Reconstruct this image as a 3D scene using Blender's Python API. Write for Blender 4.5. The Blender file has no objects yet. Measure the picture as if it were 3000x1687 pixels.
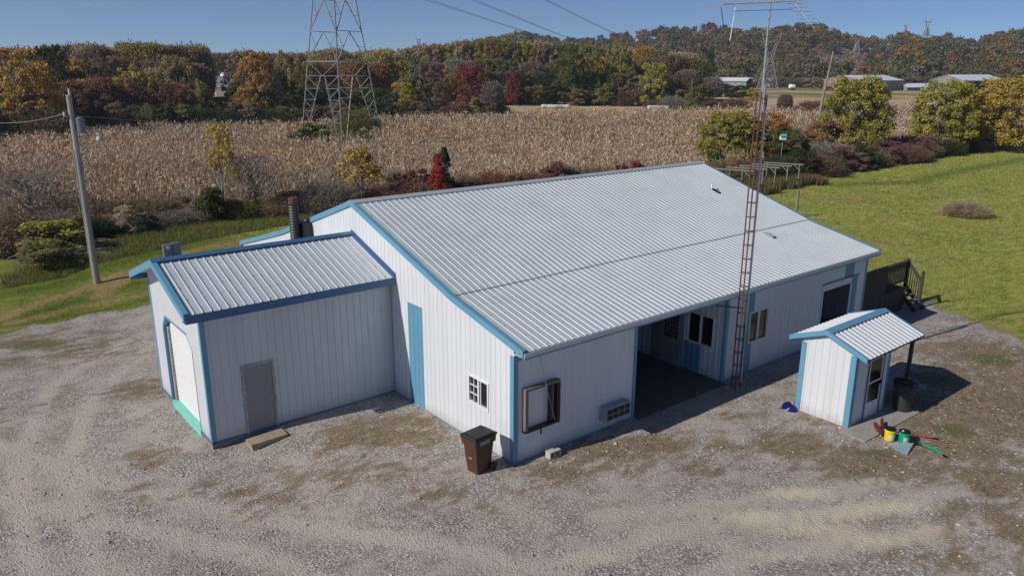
import bpy, math, random
import numpy as np
from mathutils import Matrix, Vector
R_ = math.radians
random.seed(7)
scn = bpy.context.scene
COL = scn.collection

# ------------------------------------------------------------------ camera
CAMP = np.array([-11.5967, -14.3695, 10.2082])
YAW, PIT, ROL, FPX = -0.6762, -0.2794, 0.0026, 2245.6
_f = np.array([-math.sin(YAW), math.cos(YAW), 0.]); _r = np.array([math.cos(YAW), math.sin(YAW), 0.]); _u = np.array([0, 0, 1.])
FW = _f * math.cos(PIT) + _u * math.sin(PIT); _u2 = -_f * math.sin(PIT) + _u * math.cos(PIT)
RT = _r * math.cos(ROL) + _u2 * math.sin(ROL); UP = -_r * math.sin(ROL) + _u2 * math.cos(ROL)
cam = bpy.data.cameras.new('camera'); camo = bpy.data.objects.new('camera', cam); COL.objects.link(camo)
cam.sensor_width = 36; cam.lens = FPX * 36 / 3000; cam.clip_end = 6000; cam.clip_start = 0.1
camo.matrix_world = Matrix(((RT[0], UP[0], -FW[0], CAMP[0]), (RT[1], UP[1], -FW[1], CAMP[1]), (RT[2], UP[2], -FW[2], CAMP[2]), (0, 0, 0, 1)))
scn.camera = camo

# ------------------------------------------------------------------ sky, sun, exposure
SUN_EL = R_(36); sd = np.array([-1, 0.16]); sd = sd / np.linalg.norm(sd)
TO_SUN = Vector((sd[0] * math.cos(SUN_EL), sd[1] * math.cos(SUN_EL), math.sin(SUN_EL)))
w = bpy.data.worlds.new('World'); scn.world = w; w.use_nodes = True
nt = w.node_tree; nt.nodes.clear()
sky = nt.nodes.new('ShaderNodeTexSky'); sky.sky_type = 'NISHITA'; sky.sun_disc = False
sky.sun_elevation = SUN_EL; sky.sun_rotation = math.atan2(TO_SUN.x, TO_SUN.y)
sky.altitude = 2200; sky.air_density = 0.65; sky.dust_density = 0.0; sky.ozone_density = 7.0
bg = nt.nodes.new('ShaderNodeBackground'); bg.inputs[1].default_value = 0.083
wo = nt.nodes.new('ShaderNodeOutputWorld')
nt.links.new(sky.outputs[0], bg.inputs[0]); nt.links.new(bg.outputs[0], wo.inputs[0])
sl = bpy.data.lights.new('sun', 'SUN'); sl.energy = 4.0; sl.angle = R_(0.55); sl.color = (1.0, 0.945, 0.87)
so = bpy.data.objects.new('sun', sl); COL.objects.link(so)
so.rotation_euler = (-TO_SUN).to_track_quat('-Z', 'Y').to_euler()
scn.view_settings.view_transform = 'Standard'; scn.view_settings.look = 'None'
scn.view_settings.exposure = 0.0; scn.view_settings.gamma = 1.0; scn.view_settings.use_curve_mapping = False
scn.cycles.max_bounces = 5; scn.cycles.transparent_max_bounces = 4

# ------------------------------------------------------------------ helpers
V2 = 3000 / 2576.0
def ray(u, v):
    u, v = u * V2, v * V2
    return FW * FPX + RT * (u - 1500) + UP * (843.5 - v)
def at(u, v, z=0.0):                     # a place on the level z
    d = ray(u, v); t = (z - CAMP[2]) / d[2]; p = CAMP + d * t
    return np.array([p[0], p[1], z])
def col(u, D, v=177):                    # a place D metres off along the ground in a given direction
    d = ray(u, v).copy(); d[2] = 0; d /= np.linalg.norm(d)
    return np.array([CAMP[0] + d[0] * D, CAMP[1] + d[1] * D, 0.])
def ztop(P, v):                          # height at which a plumb line over P meets a sight line
    lo, hi = -20., 250.
    for _ in range(50):
        m = (lo + hi) / 2; d = np.array([P[0], P[1], m]) - CAMP
        y = (843.5 - FPX * (d @ UP) / (d @ FW)) / V2
        if y > v: lo = m
        else: hi = m
    return m

def tag(o, label=None, cat=None, group=None, kind=None):
    if label: o['label'] = label
    if cat: o['category'] = cat
    if group: o['group'] = group
    if kind: o['kind'] = kind
    return o
def thing(name, label, cat, loc=(0, 0, 0), group=None):
    o = bpy.data.objects.new(name, None); COL.objects.link(o); o.location = loc
    o.empty_display_size = 0.2
    return tag(o, label, cat, group)
def origin(p):
    o = np.zeros(3)
    while p is not None:
        o = o + np.array(p.location); p = p.parent
    return o

class MB:
    def __init__(s): s.v = []; s.f = []; s.m = []
    def poly(s, pts, m=0):
        n = len(s.v); s.v += [tuple(map(float, p)) for p in pts]; s.f.append(tuple(range(n, n + len(pts)))); s.m.append(m); return s
    def beam(s, p, q, a, b, m=0):        # parallelepiped from p to q widened by a and b
        p, q, a, b = map(lambda t: np.array(t, float), (p, q, a, b))
        c = [p, p + a, p + a + b, p + b, q, q + a, q + a + b, q + b]
        n = len(s.v); s.v += [tuple(x) for x in c]
        fl = [(3, 2, 1, 0), (4, 5, 6, 7), (0, 1, 5, 4), (1, 2, 6, 5), (2, 3, 7, 6), (3, 0, 4, 7)]
        if np.dot(np.cross(a, b), q - p) < 0: fl = [f[::-1] for f in fl]
        s.f += [tuple(n + i for i in f) for f in fl]; s.m += [m] * 6; return s
    def box(s, x0, x1, y0, y1, z0, z1, m=0):
        return s.beam((x0, y0, z0), (x0, y0, z1), (x1 - x0, 0, 0), (0, y1 - y0, 0), m)
    def bar(s, p, q, w, h=None, m=0):    # square bar along p-q
        p, q = np.array(p, float), np.array(q, float); d = q - p; d = d / (np.linalg.norm(d) + 1e-9)
        up = np.array([0, 0, 1.]) if abs(d[2]) < .95 else np.array([1., 0, 0])
        a = np.cross(d, up); a /= np.linalg.norm(a); b = np.cross(a, d); h = h or w
        return s.beam(p - a * w / 2 - b * h / 2, q - a * w / 2 - b * h / 2, a * w, b * h, m)
    def tube(s, pts, r, n=8, m=0, caps=True):
        pts = [np.array(p, float) for p in pts]; rs = r if hasattr(r, '__len__') else [r] * len(pts)
        base = len(s.v)
        for i, p in enumerate(pts):
            d = pts[min(i + 1, len(pts) - 1)] - pts[max(i - 1, 0)]; d = d / (np.linalg.norm(d) + 1e-9)
            up = np.array([0, 0, 1.]) if abs(d[2]) < .9 else np.array([1., 0, 0])
            a = np.cross(d, up); a /= np.linalg.norm(a); b = np.cross(a, d)
            for k in range(n):
                t = 2 * math.pi * k / n; s.v.append(tuple(p + (a * math.cos(t) - b * math.sin(t)) * rs[i]))
        for i in range(len(pts) - 1):
            for k in range(n):
                k2 = (k + 1) % n; s.f.append((base + i * n + k, base + (i + 1) * n + k, base + (i + 1) * n + k2, base + i * n + k2)); s.m.append(m)
        if caps:
            s.f.append(tuple(base + k for k in range(n))); s.m.append(m)
            e = base + (len(pts) - 1) * n; s.f.append(tuple(e + k for k in reversed(range(n)))); s.m.append(m)
        return s
    def lathe(s, c, prof, n=24, m=0):    # prof: (radius, height)
        base = len(s.v)
        for r, z in prof:
            for k in range(n):
                t = 2 * math.pi * k / n; s.v.append((c[0] + r * math.cos(t), c[1] + r * math.sin(t), c[2] + z))
        for i in range(len(prof) - 1):
            for k in range(n):
                k2 = (k + 1) % n; s.f.append((base + i * n + k, base + i * n + k2, base + (i + 1) * n + k2, base + (i + 1) * n + k)); s.m.append(m)
        s.f.append(tuple(base + k for k in reversed(range(n)))); s.m.append(m)
        e = base + (len(prof) - 1) * n; s.f.append(tuple(e + k for k in range(n))); s.m.append(m)
        return s
    def build(s, name, mats, parent=None, smooth=False, bevel=0):
        o = origin(parent); me = bpy.data.meshes.new(name)
        me.from_pydata([(x - o[0], y - o[1], z - o[2]) for x, y, z in s.v], [], s.f)
        for mm in (mats if isinstance(mats, (list, tuple)) else [mats]): me.materials.append(mm)
        if len(me.polygons) == len(s.m): me.polygons.foreach_set('material_index', s.m)
        if smooth: me.polygons.foreach_set('use_smooth', [True] * len(me.polygons))
        me.validate(); me.update()
        ob = bpy.data.objects.new(name, me); COL.objects.link(ob); ob.parent = parent
        if bevel:
            b = ob.modifiers.new('bevel', 'BEVEL'); b.width = bevel; b.segments = 2; b.limit_method = 'ANGLE'
        return ob

def quads_mesh(name, V, mat, tint=None, parent=None, link=True):
    """V: (n,4,3) loose quads, one colour value per quad"""
    n = len(V); me = bpy.data.meshes.new(name)
    me.vertices.add(n * 4); me.vertices.foreach_set('co', np.ascontiguousarray(V, dtype=np.float32).ravel())
    me.loops.add(n * 4); me.loops.foreach_set('vertex_index', np.arange(n * 4, dtype=np.int32))
    me.polygons.add(n); me.polygons.foreach_set('loop_start', np.arange(0, n * 4, 4, dtype=np.int32))
    me.polygons.foreach_set('loop_total', np.full(n, 4, dtype=np.int32))
    if tint is not None:
        a = me.attributes.new('tint', 'FLOAT_COLOR', 'POINT')
        t = np.ones((n, 4, 4), dtype=np.float32); t[:, :, :3] = np.asarray(tint, dtype=np.float32).reshape(n, 1, -1)
        a.data.foreach_set('color', t.ravel())
    me.materials.append(mat); me.update(calc_edges=True)
    if not link: return me
    ob = bpy.data.objects.new(name, me); COL.objects.link(ob); ob.parent = parent
    return ob

# ------------------------------------------------------------------ materials
def newmat(name):
    m = bpy.data.materials.new(name); m.use_nodes = True; nt = m.node_tree; nt.nodes.clear()
    out = nt.nodes.new('ShaderNodeOutputMaterial'); p = nt.nodes.new('ShaderNodeBsdfPrincipled')
    nt.links.new(p.outputs[0], out.inputs[0]); return m, nt, p
class N:
    def __init__(s, nt): s.nt = nt
    def __call__(s, t, ins=None, **kw):
        n = s.nt.nodes.new('ShaderNode' + t)
        for k, v in kw.items(): setattr(n, k, v)
        for k, v in (ins or {}).items():
            if isinstance(v, bpy.types.NodeSocket): s.nt.links.new(v, n.inputs[k])
            else: n.inputs[k].default_value = v
        return n
    def noise(s, vec, scale, detail=4, rough=.55, dim='3D'):
        return s('TexNoise', {'Vector': vec, 'Scale': scale, 'Detail': detail, 'Roughness': rough}).outputs[0]
    def math(s, op, a, b=0.0, c=None, clamp=False):
        n = s.nt.nodes.new('ShaderNodeMath'); n.operation = op; n.use_clamp = clamp
        for i, v in enumerate((a, b) if c is None else (a, b, c)):
            if isinstance(v, bpy.types.NodeSocket): s.nt.links.new(v, n.inputs[i])
            else: n.inputs[i].default_value = v
        return n.outputs[0]
    def ramp(s, x, lo, hi):
        n = s.nt.nodes.new('ShaderNodeMapRange'); n.interpolation_type = 'SMOOTHSTEP'
        s.nt.links.new(x, n.inputs[0]); n.inputs[1].default_value = lo; n.inputs[2].default_value = hi
        return n.outputs[0]
    def mix(s, f, a, b, mode='MIX'):
        n = s.nt.nodes.new('ShaderNodeMix'); n.data_type = 'RGBA'; n.blend_type = mode
        for i, v in ((0, f), (6, a), (7, b)):
            if isinstance(v, bpy.types.NodeSocket): s.nt.links.new(v, n.inputs[i])
            elif i == 0: n.inputs[0].default_value = v
            else: n.inputs[i].default_value = (*v, 1)
        return n.outputs[2]
    def cramp(s, x, stops):
        n = s.nt.nodes.new('ShaderNodeValToRGB'); s.nt.links.new(x, n.inputs[0]); e = n.color_ramp.elements
        while len(e) < len(stops): e.new(0.5)
        for i, (p, c) in enumerate(stops): e[i].position = p; e[i].color = (*c, 1)
        return n.outputs[0]
def paint(name, c, rough=.5, var=.12, scale=3., metal=0., spec=.5, c2=None, streak=False, bump=0.0, bscale=40):
    m, nt, p = newmat(name); n = N(nt)
    tc = n('TexCoord').outputs['Object']
    if streak: tc2 = n('Mapping', {'Vector': tc, 'Scale': (1, 1, .12)}).outputs[0]
    else: tc2 = tc
    a = n.noise(tc2, scale, 5, .6); b = n.noise(tc, scale * 9, 3, .6)
    f = n.math('ADD', n.math('MULTIPLY', a, .65), n.math('MULTIPLY', b, .35))
    c2 = c2 or tuple(x * (1 - var * 2.2) for x in c)
    colr = n.cramp(f, [(.33, c2), (.52, c), (.75, tuple(min(1, x * (1 + var)) for x in c))])
    nt.links.new(colr, p.inputs['Base Color'])
    p.inputs['Metallic'].default_value = metal
    p.inputs['Specular IOR Level'].default_value = spec
    rr = n.math('ADD', n.math('MULTIPLY', b, .2), rough - .1); nt.links.new(rr, p.inputs['Roughness'])
    if bump:
        bn = n('Bump', {'Height': n.noise(tc, bscale, 4), 'Strength': bump, 'Distance': .02}); nt.links.new(bn.outputs[0], p.inputs['Normal'])
    return m
M = {}
def siding(name, c, dirt=.5):
    m, nt, p = newmat(name); n = N(nt); geo = n('NewGeometry').outputs['Position']
    z = n('SeparateXYZ', {0: geo}).outputs[2]; a = n.noise(n('Mapping', {'Vector': geo, 'Scale': (1, 1, .08)}).outputs[0], 2.2, 5, .6); b = n.noise(geo, 7, 4, .65); big = n.noise(geo, .7, 3)
    base = n.mix(n.ramp(a, .35, .7), tuple(x * .93 for x in c), c)
    base = n.mix(n.math('MULTIPLY', n.ramp(big, .4, .7), .3), base, tuple(x * y for x, y in zip(c, (.90, .915, .92))))
    run = n.noise(n('Mapping', {'Vector': geo, 'Scale': (1, 1, .05)}).outputs[0], 9, 3)
    base = n.mix(n.math('MULTIPLY', n.ramp(run, .62, .8), .35), base, (.45, .43, .40))
    up_ = n.math('SUBTRACT', 1.0, n.ramp(n.math('ADD', z, n.math('MULTIPLY', n.math('SUBTRACT', b, .5), .5)), -.1, .42))
    base = n.mix(n.math('MULTIPLY', up_, dirt), base, (.36, .30, .235))
    nt.links.new(base, p.inputs['Base Color']); p.inputs['Roughness'].default_value = .42; p.inputs['Specular IOR Level'].default_value = .4
    bn = n('Bump', {'Height': n.noise(n('Mapping', {'Vector': geo, 'Scale': (1, 1, .35)}).outputs[0], 1.8, 2), 'Strength': .35, 'Distance': .02}); nt.links.new(bn.outputs[0], p.inputs['Normal']); return m
M['siding'] = siding('white_siding', (.71, .73, .755)); M['siding_shade'] = siding('white_siding_shade_toned', (.60, .63, .65), .4)  # second siding is a darker copy: the wing front wall's shade in the colour
M['roof'] = paint('roof_sheet', (.52, .562, .595), .42, .05, .8, spec=.5, c2=(.46, .488, .50), bump=.08, bscale=1.5)
M['roof2'] = paint('roof_sheet_bright', (.62, .64, .67), .45, .05, 1.5, c2=(.56, .57, .6))
M['screw'] = paint('screw_heads', (.12, .12, .13), .5)
M['screwpale'] = paint('wall_screws', (.25, .25, .26), .5)
M['cap'] = paint('ridge_metal', (.42, .43, .46), .45, .06, 3)
M['blue'] = paint('blue_trim', (.13, .325, .455), .5, .07, 1.5, c2=(.115, .285, .405), streak=True)
M['bluedk'] = paint('blue_ridge', (.055, .14, .275), .45, .06, 2)
M['glass'] = paint('window_glass', (.012, .014, .016), .12, .0, 2, spec=.9)
M['vinyl'] = paint('white_vinyl', (.78, .78, .77), .4, .02)
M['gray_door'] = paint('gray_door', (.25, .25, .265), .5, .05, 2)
M['worn'] = paint('worn_white_wood', (.42, .40, .38), .8, .2, 12, c2=(.14, .12, .11))
M['concrete'] = paint('concrete', (.33, .31, .285), .9, .1, 3, c2=(.22, .2, .17), bump=.3)
M['foundation'] = paint('foundation', (.26, .225, .19), .9, .15, 4, bump=.3)
M['mint'] = paint('mint_paint', (.2, .62, .5), .6, .05, 4)
M['black'] = paint('black_plastic', (.012, .012, .014), .4, .1)
M['dark'] = paint('dark_interior', (.03, .032, .035), .9, .1)  # near-black walls: the dimness inside porch and store room put in the colour
M['shade_slab'] = paint('shade_toned_concrete', (.13, .12, .105), .9, .15, 2, c2=(.07, .065, .06), bump=.3)  # concrete darkened so the porch floor reads as deep shade
M['shade_door'] = paint('shade_toned_door', (.30, .31, .33), .6, .06, 2)  # grey-white porch door with its shade put into the paint
M['rust'] = paint('rusty_steel', (.13, .055, .045), .8, .25, 8, c2=(.06, .03, .028), bump=.3)
M['steel'] = paint('galvanised_steel', (.42, .43, .44), .45, .1, 3, metal=.4)
M['lattice'] = paint('lattice_steel', (.30, .295, .29), .6, .08, .5, metal=.2)
M['pole'] = paint('weathered_pole', (.34, .32, .30), .9, .15, 6, c2=(.19, .17, .155), streak=True, bump=.4)
M['oldwood'] = paint('grey_wood', (.23, .205, .175), .9, .15, 6, c2=(.14, .12, .10), streak=True, bump=.3)
M['tanwood'] = paint('tan_timber', (.36, .29, .2), .9, .15, 6, c2=(.2, .15, .1), bump=.3)
M['darkwood'] = paint('dark_stained_wood', (.055, .045, .04), .8, .15, 6, streak=True)
M['oldframe'] = paint('rust_stained_steel', (.20, .175, .15), .8, .2, 8, c2=(.09, .07, .055))
M['cmu'] = paint('cinder_block', (.52, .48, .40), .95, .08, 8, bump=.5)
M['binbrown'] = paint('brown_plastic', (.085, .035, .02), .45, .06, 2)
M['bingrey'] = paint('grey_plastic', (.035, .037, .038), .5, .1, 3)
M['greybox'] = paint('grey_enamel', (.16, .175, .19), .45, .08, 3)
M['green_roof'] = paint('green_metal', (.08, .42, .32), .5, .05)
M['yellow'] = paint('yellow_plastic', (.85, .58, .01), .4, .03)
M['greenp'] = paint('green_plastic', (.0, .33, .17), .4, .05)
M['labelw'] = paint('paper_label', (.7, .68, .66), .7, .1, 14, c2=(.5, .5, .5))
M['labelg'] = paint('green_label', (.42, .66, .56), .7, .1, 14, c2=(.1, .3, .22))
M['red'] = paint('red_paint', (.42, .015, .02), .5, .1)
M['maroon'] = paint('maroon_brush', (.13, .02, .025), .7, .1)
M['rakeblue'] = paint('pale_blue_plastic', (.30, .42, .46), .5, .08, 10, c2=(.2, .3, .34))
M['bluetarp'] = paint('blue_tarp', (.008, .011, .11), .35, .1, 4)
M['white'] = paint('white_paint', (.8, .8, .8), .5, .03)
M['ac_case'] = paint('blue_grey_case', (.33, .37, .41), .6, .05)
M['ac_tan'] = paint('tan_grille', (.33, .29, .26), .6, .05)
M['barn_roof'] = paint('far_barn_roof', (.68, .72, .78), .5, .03, .1)
M['barn_wall'] = paint('far_barn_wall', (.30, .29, .28), .9, .1, .5, c2=(.2, .19, .18))
M['barn_rust'] = paint('rusty_barn_gable', (.32, .24, .19), .9, .1, .5, c2=(.2, .14, .11))
M['wire'] = paint('cable', (.05, .055, .06), .6)
M['wire_pale'] = paint('pale_cable', (.35, .35, .35), .6)
M['twig'] = paint('bark', (.15, .125, .105), .95, .2, 3, c2=(.07, .055, .045))
M['barkpale'] = paint('pale_bark', (.30, .27, .24), .95, .2, 3, c2=(.16, .14, .12))
M['hay'] = paint('pale_bale_wrap', (.5, .49, .46), .7, .1, .5)

def foliage(name, a, b, c=None, trans=.35, obj_var=True):
    """leaf colours a..b picked leaf by leaf; c is a rarer third colour"""
    m, nt, p = newmat(name); n = N(nt)
    at_ = n('Attribute', attribute_name='tint').outputs['Fac']
    tc = n('TexCoord').outputs['Object']
    ns = n.noise(tc, 4.0, 2)
    f = n.math('ADD', n.math('MULTIPLY', at_, .6), n.math('MULTIPLY', ns, .55), clamp=True)
    c = c or tuple(x * .8 for x in b)
    a, b, c = (tuple(min(.7, 2.5 * (x * .88 + .12 * (.3 * q[0] + .6 * q[1] + .1 * q[2]))) for x in q) for q in (a, b, c))
    cr = n.cramp(f, [(.15, a), (.5, tuple((x + y) / 2 for x, y in zip(a, b))), (.78, b), (1.0, c)])
    if obj_var:
        rnd = n('ObjectInfo').outputs['Random']
        hs = n('HueSaturation', {'Color': cr, 'Hue': n.math('ADD', n.math('MULTIPLY', rnd, .022), .489), 'Value': n.math('ADD', n.math('MULTIPLY', rnd, .3), .84)})
        cr = hs.outputs[0]
    nt.links.new(cr, p.inputs['Base Color']); p.inputs['Roughness'].default_value = .75; p.inputs['Specular IOR Level'].default_value = .2
    tr = n('BsdfTranslucent', {'Color': cr}); mx = n('MixShader', {0: trans})
    nt.links.new(p.outputs[0], mx.inputs[1]); nt.links.new(tr.outputs[0], mx.inputs[2])
    nt.links.new(mx.outputs[0], nt.nodes['Material Output'].inputs[0]); return m
def tintmat(name, rough=.85, trans=.15, var=0.0):
    m, nt, p = newmat(name); n = N(nt)
    c = n('Attribute', attribute_name='tint').outputs['Color']
    nt.links.new(c, p.inputs['Base Color']); p.inputs['Roughness'].default_value = rough; p.inputs['Specular IOR Level'].default_value = .2
    tr = n('BsdfTranslucent', {'Color': c}); mx = n('MixShader', {0: trans})
    nt.links.new(p.outputs[0], mx.inputs[1]); nt.links.new(tr.outputs[0], mx.inputs[2])
    nt.links.new(mx.outputs[0], nt.nodes['Material Output'].inputs[0]); return m

# ------------------------------------------------------------------ ground
def gz(x, y):                            # the lot falls a little towards the garage wing
    x = np.asarray(x, float); y = np.asarray(y, float)
    t = np.clip((-x - 3.2) / 2.6, 0, 1); t = t * t * (3 - 2 * t)
    return -0.2 * t * np.clip((y + 6) / 10, 0, 1)
def lines(a, b, fine, lo, hi, g=1.12):
    xs = list(np.arange(a, b + fine, fine)); s = fine
    while xs[-1] < hi: s *= g; xs.append(xs[-1] + s)
    s = fine
    while xs[0] > lo: s *= g; xs.insert(0, xs[0] - s)
    return np.array(xs)
gx = lines(-16, 62, .3, -1200, 2600); gy = lines(-16, 50, .3, -400, 2600)
GX, GY = np.meshgrid(gx, gy, indexing='ij')
rng = np.random.default_rng(3)
def vnoise(x, y, s, seed=0):             # cheap smooth value noise
    r = np.random.default_rng(seed); T = r.random((256, 256)); x = x / s; y = y / s
    xi = np.floor(x).astype(int); yi = np.floor(y).astype(int); fx = x - xi; fy = y - yi
    fx = fx * fx * (3 - 2 * fx); fy = fy * fy * (3 - 2 * fy)
    g = lambda i, j: T[(xi + i) % 256, (yi + j) % 256]
    return (g(0, 0) * (1 - fx) + g(1, 0) * fx) * (1 - fy) + (g(0, 1) * (1 - fx) + g(1, 1) * fx) * fy
def fb(x, y, s, seed=0): return .5 * vnoise(x, y, s, seed) + .3 * vnoise(x, y, s / 2.1, seed + 1) + .2 * vnoise(x, y, s / 4.3, seed + 2)
def sst(x, a, b): t = np.clip((x - a) / (b - a), 0, 1); return t * t * (3 - 2 * t)
def inpoly(x, y, P):
    r = np.zeros(np.shape(x), bool); n = len(P); j = n - 1
    for i in range(n):
        xi, yi = P[i]; xj, yj = P[j]
        c = ((yi > y) != (yj > y)) & (x < (xj - xi) * (y - yi) / (yj - yi + 1e-12) + xi); r ^= c; j = i
    return r
def pdist(x, y, P, closed=True):         # signed: + inside
    d = np.full(np.shape(x), 1e9); n = len(P)
    for i in range(n if closed else n - 1):
        a = np.array(P[i]); b = np.array(P[(i + 1) % n]); ab = b - a
        t = np.clip(((x - a[0]) * ab[0] + (y - a[1]) * ab[1]) / (ab @ ab + 1e-12), 0, 1)
        d = np.minimum(d, np.hypot(x - a[0] - t * ab[0], y - a[1] - t * ab[1]))
    return np.where(inpoly(x, y, P), d, -d) if closed else d
GRAVEL = [(-60, 10), (-20, 22), (-9.6, 21.6), (-6.5, 21.9), (-3.6, 21.2), (0, 20.5), (1, 15), (18, 3), (20.5, 1.9), (23.4, 1.3), (24.0, -.2), (23.1, -2.2), (21.9, -4.0), (20.4, -5.6), (18, -9), (16, -30), (-60, -60)]
def edge_noise(x, y): return (fb(x, y, 2.2, 11) - .5) * 2.2 + (fb(x, y, .7, 13) - .5) * .9
dg = pdist(GX, GY, GRAVEL) + edge_noise(GX, GY)
grass = 1 - sst(dg, -.6, .6)
def blob(u, v, rx, ry, ang=0, z=0):
    ang = ang - 38.7
    c = at(u, v, z); dx = GX - c[0]; dy = GY - c[1]; a = R_(ang); X = dx * math.cos(a) + dy * math.sin(a); Y = -dx * math.sin(a) + dy * math.cos(a)
    return np.exp(-((X / rx) ** 2 + (Y / ry) ** 2))
def bmax(*bs):
    r = bs[0]
    for b in bs[1:]: r = np.maximum(r, b)
    return r
moss = bmax(blob(960, 1095, 2.0, .75, 0), .6 * blob(880, 1075, 1.0, .6), .85 * blob(360, 960, 1.1, .9), .8 * blob(370, 1140, .8, .5, -30), .5 * blob(330, 1215, .9, .5),
            1.0 * blob(1540, 1130, 2.2, .55, 10), .8 * blob(1400, 1190, 1.2, .5, 0), 1.0 * blob(1650, 1110, 1.2, .5, 0), .7 * blob(1100, 1240, .8, .6),
            .45 * blob(560, 1200, 1.2, .6), .55 * blob(700, 1270, 1.5, .4), .5 * blob(250, 870, 1.5, 1.2),
            1.0 * blob(2000, 1120, 1.3, .9), 1.0 * blob(2200, 1180, 1.8, .7), 1.0 * blob(2420, 1130, 1.8, 1.0), 1.0 * blob(2480, 1000, 2.2, 2.2), 1.0 * blob(2350, 1010, 1.6, 1.6), .9 * blob(2450, 880, 2.5, 1.5),
            1.0 * blob(2500, 1210, 1.2, 1.0), .8 * blob(2560, 1330, 1.0, .8), .5 * blob(2350, 1330, 1.5, .4, -20), .6 * blob(2380, 1420, .8, .3), .6 * blob(60, 850, 3, 1.6), .35 * blob(130, 1000, 1.5, 1.5), .5 * blob(1840, 1040, 1.0, .5),
            .7 * blob(1750, 1180, 1.0, .4),
            .75 * blob(2450, 1060, 4.5, 2.6), .7 * blob(2520, 940, 3.5, 3.0), .62 * blob(1650, 1120, 3.4, .9), .5 * blob(1500, 1170, 2.6, .7), .6 * blob(2500, 1300, 1.6, 1.2), .55 * blob(2400, 1400, 1.6, .5), .8 * blob(2200, 1150, 2.6, .8),
            .5 * blob(900, 1180, 2.6, 1.1), .42 * blob(620, 1220, 2.4, .9), .55 * blob(150, 865, 3.6, 1.8), .25 * blob(150, 1000, 2.5, 2), .35 * blob(1200, 1250, 2.2, .7), .5 * blob(1880, 1120, 1.6, .5), .5 * blob(2050, 1060, 1.2, .6), .9 * blob(1000, 1060, 1.6, .5), .8 * blob(880, 1110, 1.3, .5))
green = bmax(.8 * blob(90, 855, 1.8, .9), .7 * blob(250, 822, 1.4, .6), .7 * blob(20, 900, 1.5, 1.2), .8 * blob(2500, 905, 1.6, .9), .5 * blob(2540, 1010, 1.5, 1.0), .9 * blob(2330, 950, 1.2, .8), .7 * blob(2200, 1140, 1.0, .5), .9 * blob(2390, 1080, .8, .6), .6 * blob(960, 1080, 1.2, .4), .5 * blob(2450, 950, 1.5, 1.0), .5 * blob(1100, 1245, .5, .4), .6 * blob(1560, 1150, 1.6, .4), .4 * blob(360, 960, .8, .7), .5 * blob(2440, 1220, 1.0, .7))
sand = bmax(.8 * blob(2240, 1275, 1.6, .3), .7 * blob(2060, 1295, 2.0, .3), .75 * blob(2200, 1360, 1.6, .28), .6 * blob(1980, 1400, 1.6, .25), .5 * blob(1760, 1290, 1.6, .3), .8 * blob(2050, 1330, 1.6, .35, 0), .7 * blob(2150, 1290, 1.5, .3, 10), .8 * blob(1900, 1300, 1.2, .35), .6 * blob(2330, 1330, 1.0, .35), .5 * blob(1800, 1370, 1.0, .3), .5 * blob(1500, 1400, 1.2, .4), .4 * blob(2180, 1410, .6, .3), .9 * blob(2000, 1240, 1.2, .3), .3 * blob(150, 1180, 1.5, 1.0))
rustp = bmax(.9 * blob(440, 1112, .35, .2), .5 * blob(640, 1010, .3, .3))
# strips of straw-coloured dead grass across the lawn (lines through places on the ground)
def strip(pts, wd, jag=0):
    P = [tuple(at(*q)[:2]) for q in pts]; d = pdist(GX, GY, P, False); return np.exp(-(d / wd) ** 2)
straw = bmax(.9 * strip([(0, 790), (100, 750), (300, 688), (500, 625), (740, 582)], .42), .8 * strip([(250, 735), (390, 665), (620, 618)], .75), .7 * strip([(30, 800), (200, 760), (380, 740)], .5), .75 * blob(255, 715, 1.0, .8),
             .6 * strip([(2250, 755), (2430, 800), (2576, 872)], .6), .9 * blob(2520, 830, .6, 1.2), .65 * strip([(2160, 555), (2280, 545), (2400, 562), (2520, 585)], .5), .7 * blob(2140, 500, 2.5, 1.0), .5 * blob(2180, 610, 2.5, 1.2), .5 * blob(2200, 700, 1.5, .8), .55 * strip([(2010, 500), (2150, 512)], 1.0), .7 * blob(2300, 780, .8, .6))
straw = np.clip(straw * (.55 + .9 * fb(GX, GY, 1.6, 31)), 0, 1)
tracks = bmax(*[strip(q, .34) for q in ([(2640, 1190), (2200, 1275), (1700, 1330), (1250, 1470)], [(2640, 1290), (2250, 1350), (1900, 1400), (1650, 1490)], [(-60, 1230), (300, 1300), (700, 1400), (900, 1500)], [(-60, 1090), (250, 1190), (700, 1300), (1200, 1390), (1500, 1480)], [(330, 840), (120, 960), (40, 1150), (80, 1480)], [(380, 860), (230, 980), (170, 1150), (260, 1480)], [(2450, 1110), (2150, 1230), (1800, 1270), (1500, 1300)])])
lush = np.clip(bmax(.9 * strip([(0, 730), (120, 712), (300, 660), (520, 602)], .9), 1.0 * strip([(60, 790), (200, 745), (330, 715)], .7), .8 * strip([(0, 810), (140, 790), (380, 752)], .4), .7 * strip([(2100, 470), (2300, 455), (2576, 400)], 1.2)), 0, 1)
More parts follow.
